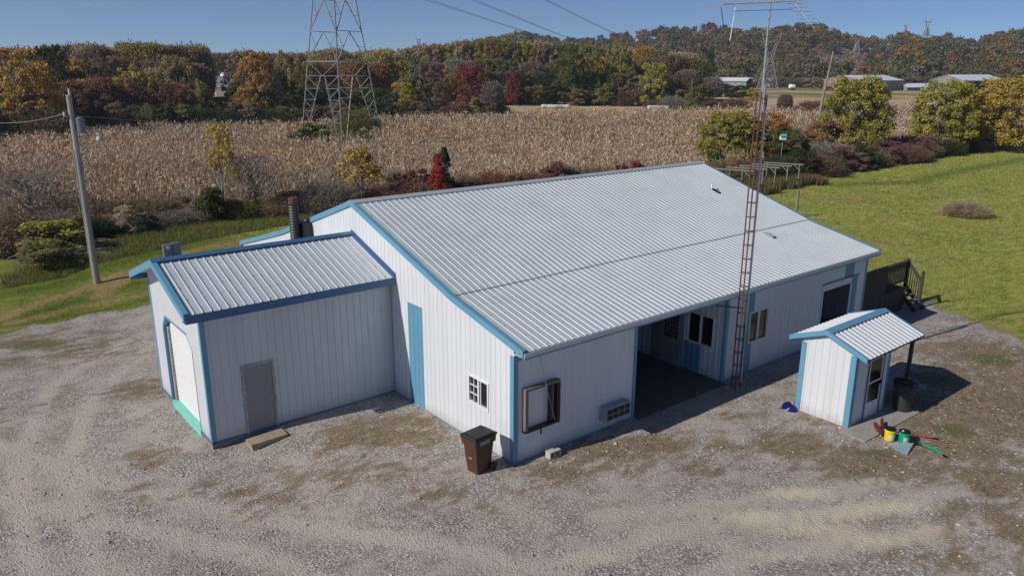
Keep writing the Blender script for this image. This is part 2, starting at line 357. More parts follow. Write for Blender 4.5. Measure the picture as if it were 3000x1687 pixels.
# far country: fields, in bands that run across the valley
CORN = [(-70, 38), (-12, 40.5), (0, 42.5), (12, 42), (30, 37), (50, 31), (75, 32), (110, 33.5), (420, 36), (400, 66), (274, 79), (185, 82), (164, 92), (133, 104), (82, 109), (60, 113), (40, 112), (20, 118), (0, 115), (-30, 112), (-70, 110)]
dcorn = pdist(GX, GY, CORN)
cornm = sst(dcorn, -.6, .6)
FWD2 = np.array([.6258, .78]); depth = (GX - CAMP[0]) * FWD2[0] + (GY - CAMP[1]) * FWD2[1]; side = (GX - CAMP[0]) * FWD2[1] - (GY - CAMP[1]) * FWD2[0]
far = sst(depth, 95, 150) * (1 - cornm)
band = fb(depth + side * .15, side * .1, 38, 41)
tanf = np.clip(far * sst(band + .12 * (fb(GX, GY, 25, 9) - .5) + .35 * sst(side - depth * .02, -60, 20) * (1 - sst(depth, 200, 260)), .40, .52), 0, 1)
GZ = gz(GX, GY)
GZ = GZ + (fb(GX, GY, 9, 55) - .5) * .5 * sst(np.maximum(GY - 24, GX - 26), 0, 14) * (1 - sst(depth, 300, 500))
GZ = GZ + (vnoise(GX, GY, 1.1, 66) - .5) * .04 * (1 - sst(np.minimum(np.hypot(GX - 9, GY - 5), 40), 12, 22) * 0)* np.where((GX > -6.3) & (GX < 18.6) & (GY > -.6) & (GY < 20), 0, 1)
nxg, nyg = len(gx), len(gy)
Vg = np.stack([GX, GY, GZ], -1).reshape(-1, 3)
idx = np.arange(nxg * nyg).reshape(nxg, nyg)
Fg = np.stack([idx[:-1, :-1], idx[1:, :-1], idx[1:, 1:], idx[:-1, 1:]], -1).reshape(-1, 4)
me = bpy.data.meshes.new('ground'); me.vertices.add(len(Vg)); me.vertices.foreach_set('co', Vg.astype(np.float32).ravel())
me.loops.add(Fg.size); me.loops.foreach_set('vertex_index', Fg.astype(np.int32).ravel()); me.polygons.add(len(Fg))
me.polygons.foreach_set('loop_start', np.arange(0, Fg.size, 4, dtype=np.int32)); me.polygons.foreach_set('loop_total', np.full(len(Fg), 4, dtype=np.int32))
def cattr(me, name, a, b, c, d):
    at_ = me.attributes.new(name, 'FLOAT_COLOR', 'POINT'); at_.data.foreach_set('color', np.stack([x.reshape(-1) for x in (a, b, c, d)], -1).astype(np.float32).ravel())
cattr(me, 'cover', grass, moss, sand, green)
cattr(me, 'field', straw, cornm, tanf, lush)
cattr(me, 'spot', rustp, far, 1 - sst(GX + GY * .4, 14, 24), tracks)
me.update(calc_edges=True); me.polygons.foreach_set('use_smooth', np.ones(len(Fg), dtype=bool))
ground = bpy.data.objects.new('ground', me); COL.objects.link(ground); ground['kind'] = 'structure'

m, nt, p = newmat('ground_cover'); n = N(nt)
tc = n('TexCoord').outputs['Object']
A = n('Attribute', attribute_name='cover'); B = n('Attribute', attribute_name='field'); Cc = n('Attribute', attribute_name='spot')
sa = n('SeparateColor', {0: A.outputs['Color']}); sb = n('SeparateColor', {0: B.outputs['Color']}); sc_ = n('SeparateColor', {0: Cc.outputs['Color']})
n1 = n.noise(tc, .9, 6, .62); n2 = n.noise(tc, 5.0, 5, .65); n3 = n.noise(tc, 26, 3, .7); n4 = n.noise(tc, .22, 4, .5)
n6 = n.noise(n('Mapping', {'Vector': tc, 'Rotation': (0, 0, R_(38.7)), 'Scale': (.75, 1.5, 1)}).outputs[0], 1.5, 6, .64)
vor = n('TexVoronoi', {'Vector': tc, 'Scale': 21.0, 'Randomness': 1.0}); vor2 = n('TexVoronoi', {'Vector': tc, 'Scale': 47.0})
vc = n('SeparateColor', {0: vor.outputs['Color']}).outputs[0]
stone = n.cramp(vc, [(0, (.19, .165, .15)), (.35, (.34, .305, .285)), (.7, (.49, .455, .435)), (1, (.72, .69, .67))])
stone = n.mix(n.math('MULTIPLY', n.ramp(vor.outputs['Distance'], .28, .62), .75), stone, (.15, .13, .118))
fines = n.mix(n3, (.30, .27, .25), (.46, .42, .39))
gravel = n.mix(n.ramp(n.math('ADD', n1, n.math('MULTIPLY', n2, .4)), .62, .86), stone, fines)
gravel = n.mix(n.math('MULTIPLY', n.ramp(n6, .40, .62), .42), gravel, n.mix(.6, gravel, (.15, .12, .10)))
gravel = n.mix(n.math('MULTIPLY', n.ramp(n.math('ADD', Cc.outputs['Alpha'], n.math('MULTIPLY', n.math('SUBTRACT', n6, .5), 1.6)), .25, .85), .62), gravel, n.mix(n3, (.40, .355, .31), (.53, .48, .425)))
gravel = n.mix(n.ramp(n4, .35, .7), gravel, n.mix(.35, gravel, (.42, .37, .33)))
dirty = n.mix(n3, (.085, .062, .042), (.2, .16, .115))
gn = n.math('ADD', n.math('MULTIPLY', n2, .55), n.math('MULTIPLY', n3, .5))
gd_ = n.math('ADD', n.math('MULTIPLY', n6, .62), n.math('ADD', n.math('MULTIPLY', n2, .28), n.math('MULTIPLY', n3, .14)))
wgt = lambda mask, k, lo, hi: n.ramp(n.math('ADD', mask, n.math('MULTIPLY', n.math('SUBTRACT', gn, .5), k)), lo, hi)
mossc = n.mix(n.ramp(n2, .35, .65), n.mix(n3, (.10, .076, .045), (.17, .13, .082)), n.mix(n3, (.17, .13, .09), (.27, .215, .15)))
c = n.mix(n.ramp(n.math('SUBTRACT', n.math('MULTIPLY', n1, n2), .0), .33, .43), gravel, n.mix(.5, gravel, (.17, .13, .095)))
mw = n.ramp(n.math('ADD', sa.outputs[1], n.math('MULTIPLY', n.math('SUBTRACT', gd_, .5), 3.6)), .28, .72)
c = n.mix(n.math('MULTIPLY', mw, .9), c, n.mix(n.math('MULTIPLY', n.ramp(vc, .80, .95), .45), mossc, (.36, .31, .26)))
c = n.mix(n.math('MULTIPLY', wgt(A.outputs['Alpha'], 1.1, .35, .8), .7), c, n.mix(n3, (.05, .065, .018), (.12, .125, .045)))
c = n.mix(n.math('MULTIPLY', wgt(sa.outputs[2], .9, .2, .85), .85), c, n.mix(n3, (.50, .44, .335), (.64, .57, .45)))
c = n.mix(n.math('MULTIPLY', wgt(sc_.outputs[0], .8, .35, .8), .7), c, (.19, .075, .035))
# mown grass: combed along slow curves left by the mower
wm = n('Mapping', {'Vector': n('VectorMath', {0: tc, 1: n('VectorMath', {0: n('TexNoise', {'Vector': tc, 'Scale': .045, 'Detail': 1.0}).outputs[1], 1: (16, 16, 0)}, operation='MULTIPLY').outputs[0]}, operation='ADD').outputs[0], 'Rotation': (0, 0, R_(-28)), 'Scale': (.07, .95, 1)}).outputs[0]
wv = n.noise(wm, 1.3, 4, .6)
gcol = n.cramp(n.math('ADD', n.math('MULTIPLY', n.noise(tc, 9.0, 6, .75), .6), n.math('MULTIPLY', n6, .42)), [(.41, (.115, .145, .026)), (.5, (.235, .27, .06)), (.60, (.43, .42, .155))])
gcol = n.mix(n.math('MULTIPLY', n.ramp(wv, .36, .66), .28), gcol, (.33, .31, .125))
gcol = n.mix(n.math('MULTIPLY', n.ramp(n1, .45, .75), .5), gcol, (.23, .19, .085))
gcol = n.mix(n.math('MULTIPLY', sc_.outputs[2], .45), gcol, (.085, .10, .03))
gcol = n.mix(n.math('MULTIPLY', B.outputs['Alpha'], .8), gcol, n.mix(n3, (.035, .07, .008), (.10, .155, .02)))
gcol = n.mix(n.math('MULTIPLY', wgt(sb.outputs[0], .9, .25, .75), .8), gcol, n.mix(n3, (.24, .165, .08), (.40, .30, .17)))
soil = n.mix(n2, (.07, .05, .035), (.17, .125, .085))
fieldc = n.mix(n.ramp(n4, .3, .7), (.12, .14, .05), (.2, .17, .08))
tanc = n.mix(n1, (.38, .28, .17), (.5, .39, .26))
gcol = n.mix(sc_.outputs[1], gcol, fieldc)
gcol = n.mix(sb.outputs[2], gcol, tanc)
gcol = n.mix(sb.outputs[1], gcol, soil)
gmask = n.ramp(n.math('ADD', sa.outputs[0], n.math('MULTIPLY', n.math('SUBTRACT', gn, .5), .9)), .3, .7)
c = n.mix(gmask, c, gcol)
hsv = n('HueSaturation', {'Color': c, 'Saturation': 1.12, 'Value': 1.13}); c = hsv.outputs[0]
nt.links.new(c, p.inputs['Base Color']); p.inputs['Roughness'].default_value = .95; p.inputs['Specular IOR Level'].default_value = .15
hg = n.math('ADD', n.math('MULTIPLY', n.math('SUBTRACT', 1.0, vor.outputs['Distance']), .022), n.math('MULTIPLY', n.math('SUBTRACT', 1.0, vor2.outputs['Distance']), .008))
hh = n.mix(gmask, hg, n.math('MULTIPLY', n.math('ADD', n2, n3), .05))
bp = n('Bump', {'Strength': .9, 'Distance': 1.0, 'Height': hh}); nt.links.new(bp.outputs[0], p.inputs['Normal'])
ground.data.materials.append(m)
# ------------------------------------------------------------------ ribbed metal sheets
def traps(breaks, holes=(), zb=0.0):
    """wall outline [(u, top)] less openings (u0,u1,z0,top0,top1) -> trapezoids (ua,ub,v0a,v1a,v0b,v1b)"""
    us = sorted(set([b[0] for b in breaks] + [h[i] for h in holes for i in (0, 1)]))
    us = [u for u in us if breaks[0][0] <= u <= breaks[-1][0]]
    top = lambda u: float(np.interp(u, [b[0] for b in breaks], [b[1] for b in breaks])); out = []
    for a, b in zip(us[:-1], us[1:]):
        mid = (a + b) / 2; hs = [h for h in holes if h[0] < mid < h[1]]
        z = (zb, zb)
        for h in sorted(hs, key=lambda h: h[2]):
            f = lambda u, h=h: h[3] + (h[4] - h[3]) * (u - h[0]) / (h[1] - h[0])
            if h[2] > z[0] + 1e-4: out.append((a, b, z[0], h[2], z[1], h[2]))
            z = (f(a), f(b))
        if top(a) > z[0] + 1e-4 or top(b) > z[1] + 1e-4: out.append((a, b, z[0], top(a), z[1], top(b)))
    return out
def ribbed(mb, O, U, V, Nn, tr, pitch=.2286, rib=.02, off=.1, hw=.032, lift=0., m=0):
    O, U, V, Nn = map(lambda t: np.array(t, float), (O, U, V, Nn))
    flip = np.dot(np.cross(U, V), Nn) < 0
    for ua, ub, v0a, v1a, v0b, v1b in tr:
        k0 = int(math.floor((ua - off) / pitch)) - 1; k1 = int(math.ceil((ub - off) / pitch)) + 1
        pr = []
        for k in range(k0, k1 + 1):
            cc = off + k * pitch; pr += [(cc - hw, 0), (cc - hw * .45, rib), (cc + hw * .45, rib), (cc + hw, 0)]
        px = [q[0] for q in pr]; ph = [q[1] for q in pr]
        bp_ = [ua] + [u for u in px if ua + 1e-4 < u < ub - 1e-4] + [ub]
        P = []
        for u in bp_:
            h = float(np.interp(u, px, ph)) + lift; t = (u - ua) / (ub - ua)
            P.append((O + U * u + V * (v0a + (v0b - v0a) * t) + Nn * h, O + U * u + V * (v1a + (v1b - v1a) * t) + Nn * h))
        for (a0, a1), (b0, b1) in zip(P[:-1], P[1:]):
            mb.poly([a0, a1, b1, b0] if flip else [a0, b0, b1, a1], m)
    return mb
X, Y, Z = np.eye(3)
def wallscrews(mb, O, U, Nn, tr, off, zs=(.12, .95, 1.8, 2.62, 3.45, 4.3, 5.1), m=1):
    O, U, Nn = map(lambda t: np.array(t, float), (O, U, Nn)); V = Z
    for a_, b_, v0, v1, w0, w1 in tr:
        k = math.ceil((a_ - off) / .2286)
        while off + k * .2286 + .05 < b_:
            u = off + k * .2286 + .05; f = (u - a_) / (b_ - a_)
            for z in zs:
                if v0 + (w0 - v0) * f < z < v1 + (w1 - v1) * f and u > a_ and random.random() < .8:
                    c = O + U * u + V * (z + random.uniform(-.01, .01)) + Nn * .004; s = .008
                    mb.poly([c - U * s - V * s, c + U * s - V * s, c + U * s + V * s, c - U * s + V * s], m)
            k += 1
    return mb

# ------------------------------------------------------------------ main building
L = 18.22
EA = (-.43, 3.31); BK = (2.77, 4.05); RG = (8.6, 5.94); RB = (14.7, 3.95); RE = (19.6, 2.65)
PROF = [EA, BK, RG, RB, RE]
main = thing('metal_building', 'long white ribbed-metal building with blue trim and a wide pale metal roof', 'building', (0, 0, 0))
wtop = lambda y: float(np.interp(y, [q[0] for q in PROF], [q[1] for q in PROF])) - .05
gb = [(0, wtop(0)), (2.77, wtop(2.77)), (8.6, wtop(8.6)), (14.7, wtop(14.7)), (19.3, wtop(19.3))]
tg = traps(gb, [(1.08, 2.02, 1.13, 1.97, 1.97), (4.38, 5.22, -.1, 3.3, 3.3)], -.05)
wallscrews(ribbed(MB(), (0, 0, 0), Y, Z, -X, tg, rib=.015), (0, 0, 0), Y, -X, tg, .1).build('gable_wall', [M['siding'], M['screwpale']], main)
ribbed(MB(), (0, 0, 0), Y, Z, -X, [(4.38, 5.22, 0, 3.3, 0, 3.3)], rib=.015, lift=.002).build('blue_panel', M['blue'], main)
fh = [(9.02, 10.03, 0, 0, 0), (10.03, 10.6, -.1, 9, 9), (10.36, 11.5, 1.06, 2.2, 2.2), (15.0, 17.1, -.1, 2.36, 2.36), (17.1, 17.6, -.1, 2.36, 2.36)]
FT = 3.0
t1 = traps([(0, FT), (4.62, FT)], [], -.02)
wallscrews(ribbed(MB(), (0, 0, 0), X, Z, -Y, t1, rib=.016, off=.05), (0, 0, 0), X, -Y, t1, .05).build('front_wall', [M['siding'], M['screwpale']], main)
t2 = traps([(9.02, FT), (10.03, FT)], [], -.02)
ribbed(MB(), (0, 0, 0), X, Z, -Y, t2, rib=.014, off=.05).build('front_wall', M['siding'], main)
t2 = traps([(10.6, FT), (16.55, FT)], [(10.6, 11.5, 1.06, 2.2, 2.2), (15.0, 16.55, -.1, 2.36, 2.36)], -.02)
wallscrews(ribbed(MB(), (0, 0, 0), X, Z, -Y, t2, rib=.014, off=.05), (0, 0, 0), X, -Y, t2, .05).build('front_wall', [M['siding'], M['screwpale']], main)
ribbed(MB(), (0, 0, 0), X, Z, -Y, traps([(17.2, FT), (17.6, FT)], [(17.2, 17.6, -.1, 2.36, 2.36)], -.02) + traps([(17.6, FT), (L, FT)], [], -.02), rib=.014, off=.05).build('front_wall', M['siding'], main)
ribbed(MB(), (0, 0, 0), X, Z, -Y, traps([(10.03, FT), (10.6, FT)], [(10.36, 10.6, 1.06, 2.2, 2.2)], -.02), rib=.014, off=.05, lift=.001).build('blue_panel', M['blue'], main)
ribbed(MB(), (0, 0, 0), X, Z, -Y, [(16.55, 17.2, 2.36, FT, 2.36, FT), (17.1, 17.6, -.02, 2.36, -.02, 2.36)], rib=.014, off=.05, lift=.001).build('blue_panel', M['blue'], main)
ribbed(MB(), (L, 0, 0), Y, Z, X, traps(gb, [], -.05), rib=.015).build('far_gable_wall', M['siding'], main)
ribbed(MB(), (0, 19.3, 0), X, Z, Y, [(0, L, -.05, 2.7, -.05, 2.7)], rib=.015).build('rear_wall', M['siding'], main)
# roof: four slopes, the outer pair flatter and tucked under the inner pair
def slope(mb, p0, p1, x0, x1, lift=0., off=.1, rib=.021, hw=.026, m=0, ms=1, screws=True):
    d = np.array([0, p1[0] - p0[0], p1[1] - p0[1]]); ln = np.linalg.norm(d); Vv = d / ln; Nn = np.cross(X, Vv)
    if Nn[2] < 0: Nn = -Nn
    O = np.array([0, p0[0], p0[1]])
    ribbed(mb, O, X, Vv, Nn, [(x0, x1, 0, ln, 0, ln)], rib=rib, off=off, hw=hw, lift=lift, m=m)
    if screws:
        rows = np.arange(.12, ln, .61)
        for r in rows:
            k = math.ceil((x0 - off) / .2286)
            while off + k * .2286 < x1:
                if random.random() < .62:
                    c = O + X * (off + k * .2286 + .055) + Vv * (r + random.uniform(-.015, .015)) + Nn * (lift + .001)
                    s = random.uniform(.010, .020); mb.poly([c - X * s - Vv * s + Nn * .004, c + X * s - Vv * s + Nn * .004, c + X * s + Vv * s + Nn * .004, c - X * s + Vv * s + Nn * .004], ms)
                k += 1
    return mb
X0, X1 = -.03, L + .05
roof = slope(MB(), EA, (BK[0] + .1, BK[1] + .023), X0, X1, lift=-.012)
slope(roof, BK, RG, X0, X1, lift=.012); slope(roof, RB, RG, X0, X1, lift=.012, screws=False); slope(roof, RE, (RB[0] - .1, RB[1] + .02), X0, X1, lift=-.012, screws=False)
rf = roof.build('roof', [M['roof'], M['screw']], main)
under = MB()
for a, b in zip(PROF[:-1], PROF[1:]):
    under.beam((X0, a[0], a[1] - .05), (X1, a[0], a[1] - .05), (0, b[0] - a[0], b[1] - a[1]), (0, 0, .025))
under.build('roof_deck', M['dark'], main)
s = MB()
d = np.array([0, BK[0] - EA[0], BK[1] - EA[1]]); d /= np.linalg.norm(d)
s.beam((X0, BK[0] - .022, BK[1] - .004), (X1, BK[0] - .022, BK[1] - .004), d * .011, (0, 0, .009))   # dark strip added for the shadow line at the sheet lap, between the ribs
s.build('lap_shadow_strip', M['screwpale'], rf)
cp = MB()
for p0, p1 in ((RG, BK), (RG, RB)):
    dd = np.array([0, p1[0] - p0[0], p1[1] - p0[1]]); dd /= np.linalg.norm(dd)
    cp.beam((X0 - .02, RG[0], RG[1] + .045), (X1 + .02, RG[0], RG[1] + .045), dd * .24, (0, 0, .012))
    cp.beam((X0 - .02, RG[0] + dd[1] * .238, RG[1] + .045 + dd[2] * .238), (X1 + .02, RG[0] + dd[1] * .238, RG[1] + .045 + dd[2] * .238), dd * .012, (0, 0, -.03))
cp.build('ridge_cap', M['cap'], main)
for k in range(3): pass
# blue rake trim, both ends: a face board on the wall and a flange over the last rib
for xe, sgn in ((X0, -1), (X1, 1)):
    for (a, b) in zip(PROF[:-1], PROF[1:]):
        t = MB(); g = .004
        p_, q_ = (xe, a[0], a[1] + .035), (xe, b[0], b[1] + .035)
        t.beam(p_, q_, (sgn * .03, 0, 0), (0, 0, -.17)); t.beam((xe + sgn * .03, a[0], a[1] + .047), (xe + sgn * .03, b[0], b[1] + .047), (-sgn * .13, 0, 0), (0, 0, -.012))
        t.build('rake_trim', M['blue'], main)
e = MB(); e.box(X0 + .01, X1 - .01, -.455, -.43, 3.15, 3.285); e.box(X0 + .01, X1 - .01, -.44, -.02, 3.15, 3.16)
e.build('eave_fascia', M['roof2'], main)
e = MB(); e.box(X0, X1, -.467, -.42, 3.118, 3.15); e.box(0, 4.64, -.03, -.015, 2.93, 3.0); e.box(9.0, L, -.03, -.015, 2.93, 3.0); e.build('eave_trim', M['blue'], main)
e = MB(); e.box(0, L, -.02, -.0, 3.0, 3.16); e.box(4.64, 9.0, -.06, .06, 2.98, 3.17); e.build('eave_header', M['siding'], main)
e = MB(); e.box(X0, X1, 19.58, 19.62, 2.45, 2.66); e.build('rear_fascia', M['blue'], main)
def corner(parent, x, y, sx, sy, z0, z1, wd=.11):
    """angle trim on an outside corner; sx, sy point away from the building"""
    t = MB(); g = .024
    t.box(min(x, x + sx * g), max(x, x + sx * g), min(y + sy * g, y - sy * wd), max(y + sy * g, y - sy * wd), z0, z1)
    xa, xb = x, x - sx * wd
    t.box(min(xa, xb), max(xa, xb), min(y, y + sy * g), max(y, y + sy * g), z0, z1)
    return t.build('corner_trim', M['blue'], parent)
corner(main, 0, 0, -1, -1, -.04, 3.08, .13); corner(main, L, 0, 1, -1, -.04, 3.08)
for xa, xb in ((4.58, 4.68), (9.0, 9.14)):
    t = MB(); t.box(xa, xb, -.032, .06, -.02, 2.98); t.build('opening_trim', M['blue'], main)
for bx_ in ((-.026, -.0, .13, 6.1, -.12, .02), (0, 4.55, -.026, 0, -.06, .03), (9.15, 14.98, -.026, 0, -.06, .03), (17.6, L - .1, -.026, 0, -.06, .03)): MB().box(*bx_).build('base_trim', M['blue'], main)
t = MB(); t.box(.02, L - .02, .02, 19.2, -.2, .02); t.build('floor_slab', M['shade_slab'], main)
# windows
def window(parent, O, U, Nn, wd, ht, mull=True, grid=False, fr=.05, out=.03, mat='vinyl', depth=.06):
    """sliding window; O lower left of the opening, U along it, Nn outward"""
    O, U, Nn = map(lambda q: np.array(q, float), (O, U, Nn)); f = MB(); zz = np.array([0, 0, 1.])
    bb = lambda u0, u1, z0, z1, n0, n1, mb: mb.beam(O + U * u0 + zz * z0 + Nn * n0, O + U * u0 + zz * z1 + Nn * n0, U * (u1 - u0), Nn * (n1 - n0))
    bb(0, wd, 0, fr, -depth, out, f); bb(0, wd, ht - fr, ht, -depth, out, f); bb(0, fr, fr, ht - fr, -depth, out, f); bb(wd - fr, wd, fr, ht - fr, -depth, out, f)
    if mull: bb(wd / 2 - .03, wd / 2 + .03, fr, ht - fr, -depth + .01, out - .01, f)
    if grid:                             # muntins in the far half only
        a, b = wd / 2 + .03, wd - fr
        for i in (1,): x = a + (b - a) * .5; bb(x - .009, x + .009, fr, ht - fr, -depth + .02, out - .02, f)
        for i in (1, 2): z = fr + (ht - 2 * fr) * i / 3; bb(a, b, z - .009, z + .009, -depth + .022, out - .022, f)
        x = fr + (wd / 2 - fr) * .78; bb(x - .012, x + .012, fr, ht - fr, -depth + .02, out - .02, f)
    w_ = f.build('window', M[mat], parent)
    g = MB(); bb(fr, wd - fr, fr, ht - fr, -depth + .005, -depth + .012, g); g.build('pane', M['glass'], w_)
    return w_
window(main, (0, 1.08, 1.13), Y, -X, .94, .84, grid=True)
window(main, (10.36, 0, 1.06), X, -Y, 1.14, 1.14, fr=.045)
# sliding-door opening towards the far end
t = MB(); t.box(15.0, 17.08, -.03, -.005, 2.1, 2.36); t.box(14.95, 15.03, -.035, 0, 0, 2.4); t.box(17.04, 17.12, -.035, 0, 0, 2.1); t.build('door_header', M['siding'], main)
t = MB(); t.box(14.93, 17.65, -.05, -.036, 2.35, 2.39); t.build('door_track', M['bluedk'], main)
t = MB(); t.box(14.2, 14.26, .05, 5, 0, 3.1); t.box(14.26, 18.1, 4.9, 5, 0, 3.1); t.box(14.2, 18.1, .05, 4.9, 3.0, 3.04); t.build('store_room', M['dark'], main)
# recessed porch; back wall, ceiling, floor and door colours carry its shade
PD = 4.7; XI = 9.02
ribbed(MB(), (XI, 0, 0), Y, Z, -X, traps([(0.03, 3.0), (1.71, 3.0)], [(.43, 1.55, 1.07, 2.17, 2.17)], 0) + [(3.1, PD, 0, 3.0, 0, 3.0)], rib=.015, off=.06).build('porch_side_wall', M['siding'], main)
ribbed(MB(), (XI, 0, 0), Y, Z, -X, [(.92, 1.65, 0, 1.05, 0, 1.05)], rib=.015, off=.06, lift=.01).build('blue_panel', M['blue'], main)
window(main, (XI, .43, 1.07), Y, -X, 1.12, 1.10, fr=.045)
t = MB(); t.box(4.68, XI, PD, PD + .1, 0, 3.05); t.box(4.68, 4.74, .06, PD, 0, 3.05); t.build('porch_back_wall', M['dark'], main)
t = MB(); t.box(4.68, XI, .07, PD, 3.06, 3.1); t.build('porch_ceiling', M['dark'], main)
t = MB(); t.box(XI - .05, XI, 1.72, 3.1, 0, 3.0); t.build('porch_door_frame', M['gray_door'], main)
t = MB(); t.box(XI - .085, XI - .05, 1.75, 2.62, .02, 2.05); dd_ = t.build('door', M['shade_door'], main)
t = MB(); t.box(XI - .097, XI - .085, 1.88, 2.48, 1.02, 1.95); t.build('pane', M['glass'], dd_)
t = MB()
for i in range(1, 5): t.box(XI - .107, XI - .097, 1.88 + .12 * i - .008, 1.88 + .12 * i + .008, 1.02, 1.95)
for i in range(1, 6): t.box(XI - .109, XI - .0975, 1.88, 2.48, 1.02 + .155 * i - .008, 1.02 + .155 * i + .008)
t.build('muntins', M['shade_door'], dd_)
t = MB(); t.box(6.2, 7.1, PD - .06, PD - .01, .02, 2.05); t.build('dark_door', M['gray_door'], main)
t = MB(); t.box(4.66, 9.0, -.25, .018, -.1, .012); t.build('porch_apron', M['shade_slab'], main)
# roof penetrations
def onroof(x, y): return np.array([x, y, float(np.interp(y, [q[0] for q in PROF], [q[1] for q in PROF]))])
c = onroof(15.95, 6.1); t = MB(); t.tube([c, c + Z * .28], .045, 10); v_ = t.build('vent_pipe', M['white'], main)
t = MB(); q = onroof(15.98, 5.7); dd = onroof(0, 6.1) - onroof(0, 5.7); dd /= np.linalg.norm(dd); t.beam(q + Z * .03 + np.array([-.1, 0, 0]), q + Z * .03 + np.array([.1, 0, 0]), dd * .5, Z * .02); t.build('flashing', M['black'], v_)
c = onroof(14.6, 2.2); t = MB(); t.tube([c, c + Z * .1], .05, 10); v_ = t.build('vent_pipe', M['steel'], main)
t = MB(); t.beam(c + np.array([-.13, -.2, .0]), c + np.array([.13, -.2, .0]), np.array([0, .42, .097]), Z * .03); t.build('flashing', M['cap'], v_)

# ------------------------------------------------------------------ garage wing
AX, AY0, AY1 = -5.91, 6.2, 11.2; REY = 8.66
AE0 = (5.855, 3.94); ARG = (REY, 4.87); AE1 = (11.55, 3.93); AX0 = -6.35
wing = thing('garage_wing', 'smaller white ribbed-metal garage wing with a tall chamfered garage door, joined to the gable end', 'garage', (AX, AY0, -.2))
atop = lambda y: float(np.interp(y, [AE0[0], ARG[0], AE1[0]], [AE0[1], ARG[1], AE1[1]])) - .05
DH = [(7.17, 7.6, -.2, 2.5, 2.86), (7.6, 9.62, -.2, 2.86, 2.86), (9.62, 9.98, -.2, 2.86, 2.45)]
ribbed(MB(), (AX, 0, 0), Y, Z, -X, traps([(AY0, atop(AY0)), (REY, atop(REY)), (AY1, atop(AY1))], DH, 0), pitch=.1143, rib=.012, hw=.02).build('gable_wall', M['siding'], wing)
tw = traps([(AX, atop(AY0)), (-.02, atop(AY0))], [(-4.92, -3.98, -.1, 2.06, 2.06)], 0)
wallscrews(ribbed(MB(), (0, AY0, 0), X, Z, -Y, tw, rib=.02, off=.06), (0, AY0, 0), X, -Y, tw, .06).build('front_wall', [M['siding_shade'], M['screwpale']], wing)
ribbed(MB(), (0, AY1, 0), X, Z, Y, [(AX, -.02, 0, atop(AY1), 0, atop(AY1))], rib=.015).build('rear_wall', M['siding'], wing)
rv = MB(); lp = [(9.98, 0), (9.98, 2.45), (9.62, 2.86), (7.6, 2.86), (7.17, 2.5), (7.17, 0)]
for (a, b) in zip(lp[:-1], lp[1:]):
    rv.poly([(AX - .02, a[0], a[1]), (AX - .02, b[0], b[1]), (AX + .15, b[0], b[1]), (AX + .15, a[0], a[1])])
rv.build('door_reveal', M['blue'], wing)
tr = MB()
for (a, b) in ((0, 1), (1, 2), (2, 3)):
    tr.beam((AX - .032, *lp[a]), (AX - .032, *lp[b]), (.012, 0, 0), (0, .07 if a < 2 else 0, .05 if a else 0))
tr.build('door_trim', M['blue'], wing)
gd = MB(); ribbed(gd, (AX + .13, 0, 0), Z, Y, -X, [(0.02, 2.9, 7.1, 10.0, 7.1, 10.0)], pitch=.145, rib=.008, hw=.012)
g_ = gd.build('garage_door', M['vinyl'], wing)
t = MB(); t.box(AX + .06, AX + .12, 9.84, 9.95, 0.02, 2.5); t.build('door_stop', M['worn'], wing)
t = MB(); t.box(AX - .03, AX + .18, 7.17, 9.98, -.2, .01); t.build('threshold', M['mint'], wing)
t = MB(); t.box(AX + .02, -.03, AY0 + .02, AY1 - .02, -.6, -.003); t.box(AX - .01, AX + .02, AY0 + .0, AY1, -.6, -.07); t.build('foundation', M['foundation'], wing)
for bx_ in ((AX - .01, -.05, AY0 - .024, AY0 - .002, -.06, .03), (AX - .024, AX - .002, AY0, 7.15, -.04, .03), (AX - .024, AX - .002, 10.0, AY1, -.04, .03)): MB().box(*bx_).build('base_trim', M['bluedk'], wing)
corner(wing, AX, AY0, -1, -1, 0, 3.72, .12); corner(wing, AX, AY1, -1, 1, 0, 3.72, .12)
ar = MB(); slope(ar, AE0, ARG, AX0, -.03, off=.08, rib=.023, hw=.024, screws=True); slope(ar, AE1, ARG, AX0, -.03, off=.08, screws=False)
arf = ar.build('roof', [M['roof'], M['screw']], wing)
t = MB(); t.beam((AX0, AE0[0], AE0[1] - .06), (-.03, AE0[0], AE0[1] - .06), (0, ARG[0] - AE0[0], ARG[1] - AE0[1]), (0, 0, .03)); t.beam((AX0, AE1[0], AE1[1] - .06), (-.03, AE1[0], AE1[1] - .06), (0, ARG[0] - AE1[0], ARG[1] - AE1[1]), (0, 0, .03)); t.build('soffit', M['siding'], wing)
t = MB()
for e_ in (AE0, AE1):
    dd = np.array([0, e_[0] - ARG[0], e_[1] - ARG[1]]); dd /= np.linalg.norm(dd)
    t.beam((AX0 - .03, ARG[0], ARG[1] + .06), (-.02, ARG[0], ARG[1] + .06), dd * .2, (0, 0, .015))
t.build('ridge_cap', M['bluedk'], wing)
for a, b in ((AE0, ARG), (ARG, AE1)):
    t = MB(); t.beam((AX0, a[0], a[1] + .045), (AX0, b[0], b[1] + .045), (-.03, 0, 0), (0, 0, -.2)); t.beam((AX0 - .03, a[0], a[1] + .057), (AX0 - .03, b[0], b[1] + .057), (.14, 0, 0), (0, 0, -.012))
    t.build('rake_trim', M['blue'], wing)
t = MB(); t.box(AX0, -.02, AE0[0] - .03, AE0[0], AE0[1] - .23, AE0[1] - .01); t.box(AX0, -.02, AE0[0], AY0 - .02, AE0[1] - .23, AE0[1] - .218); t.build('eave_fascia', M['bluedk'], wing)
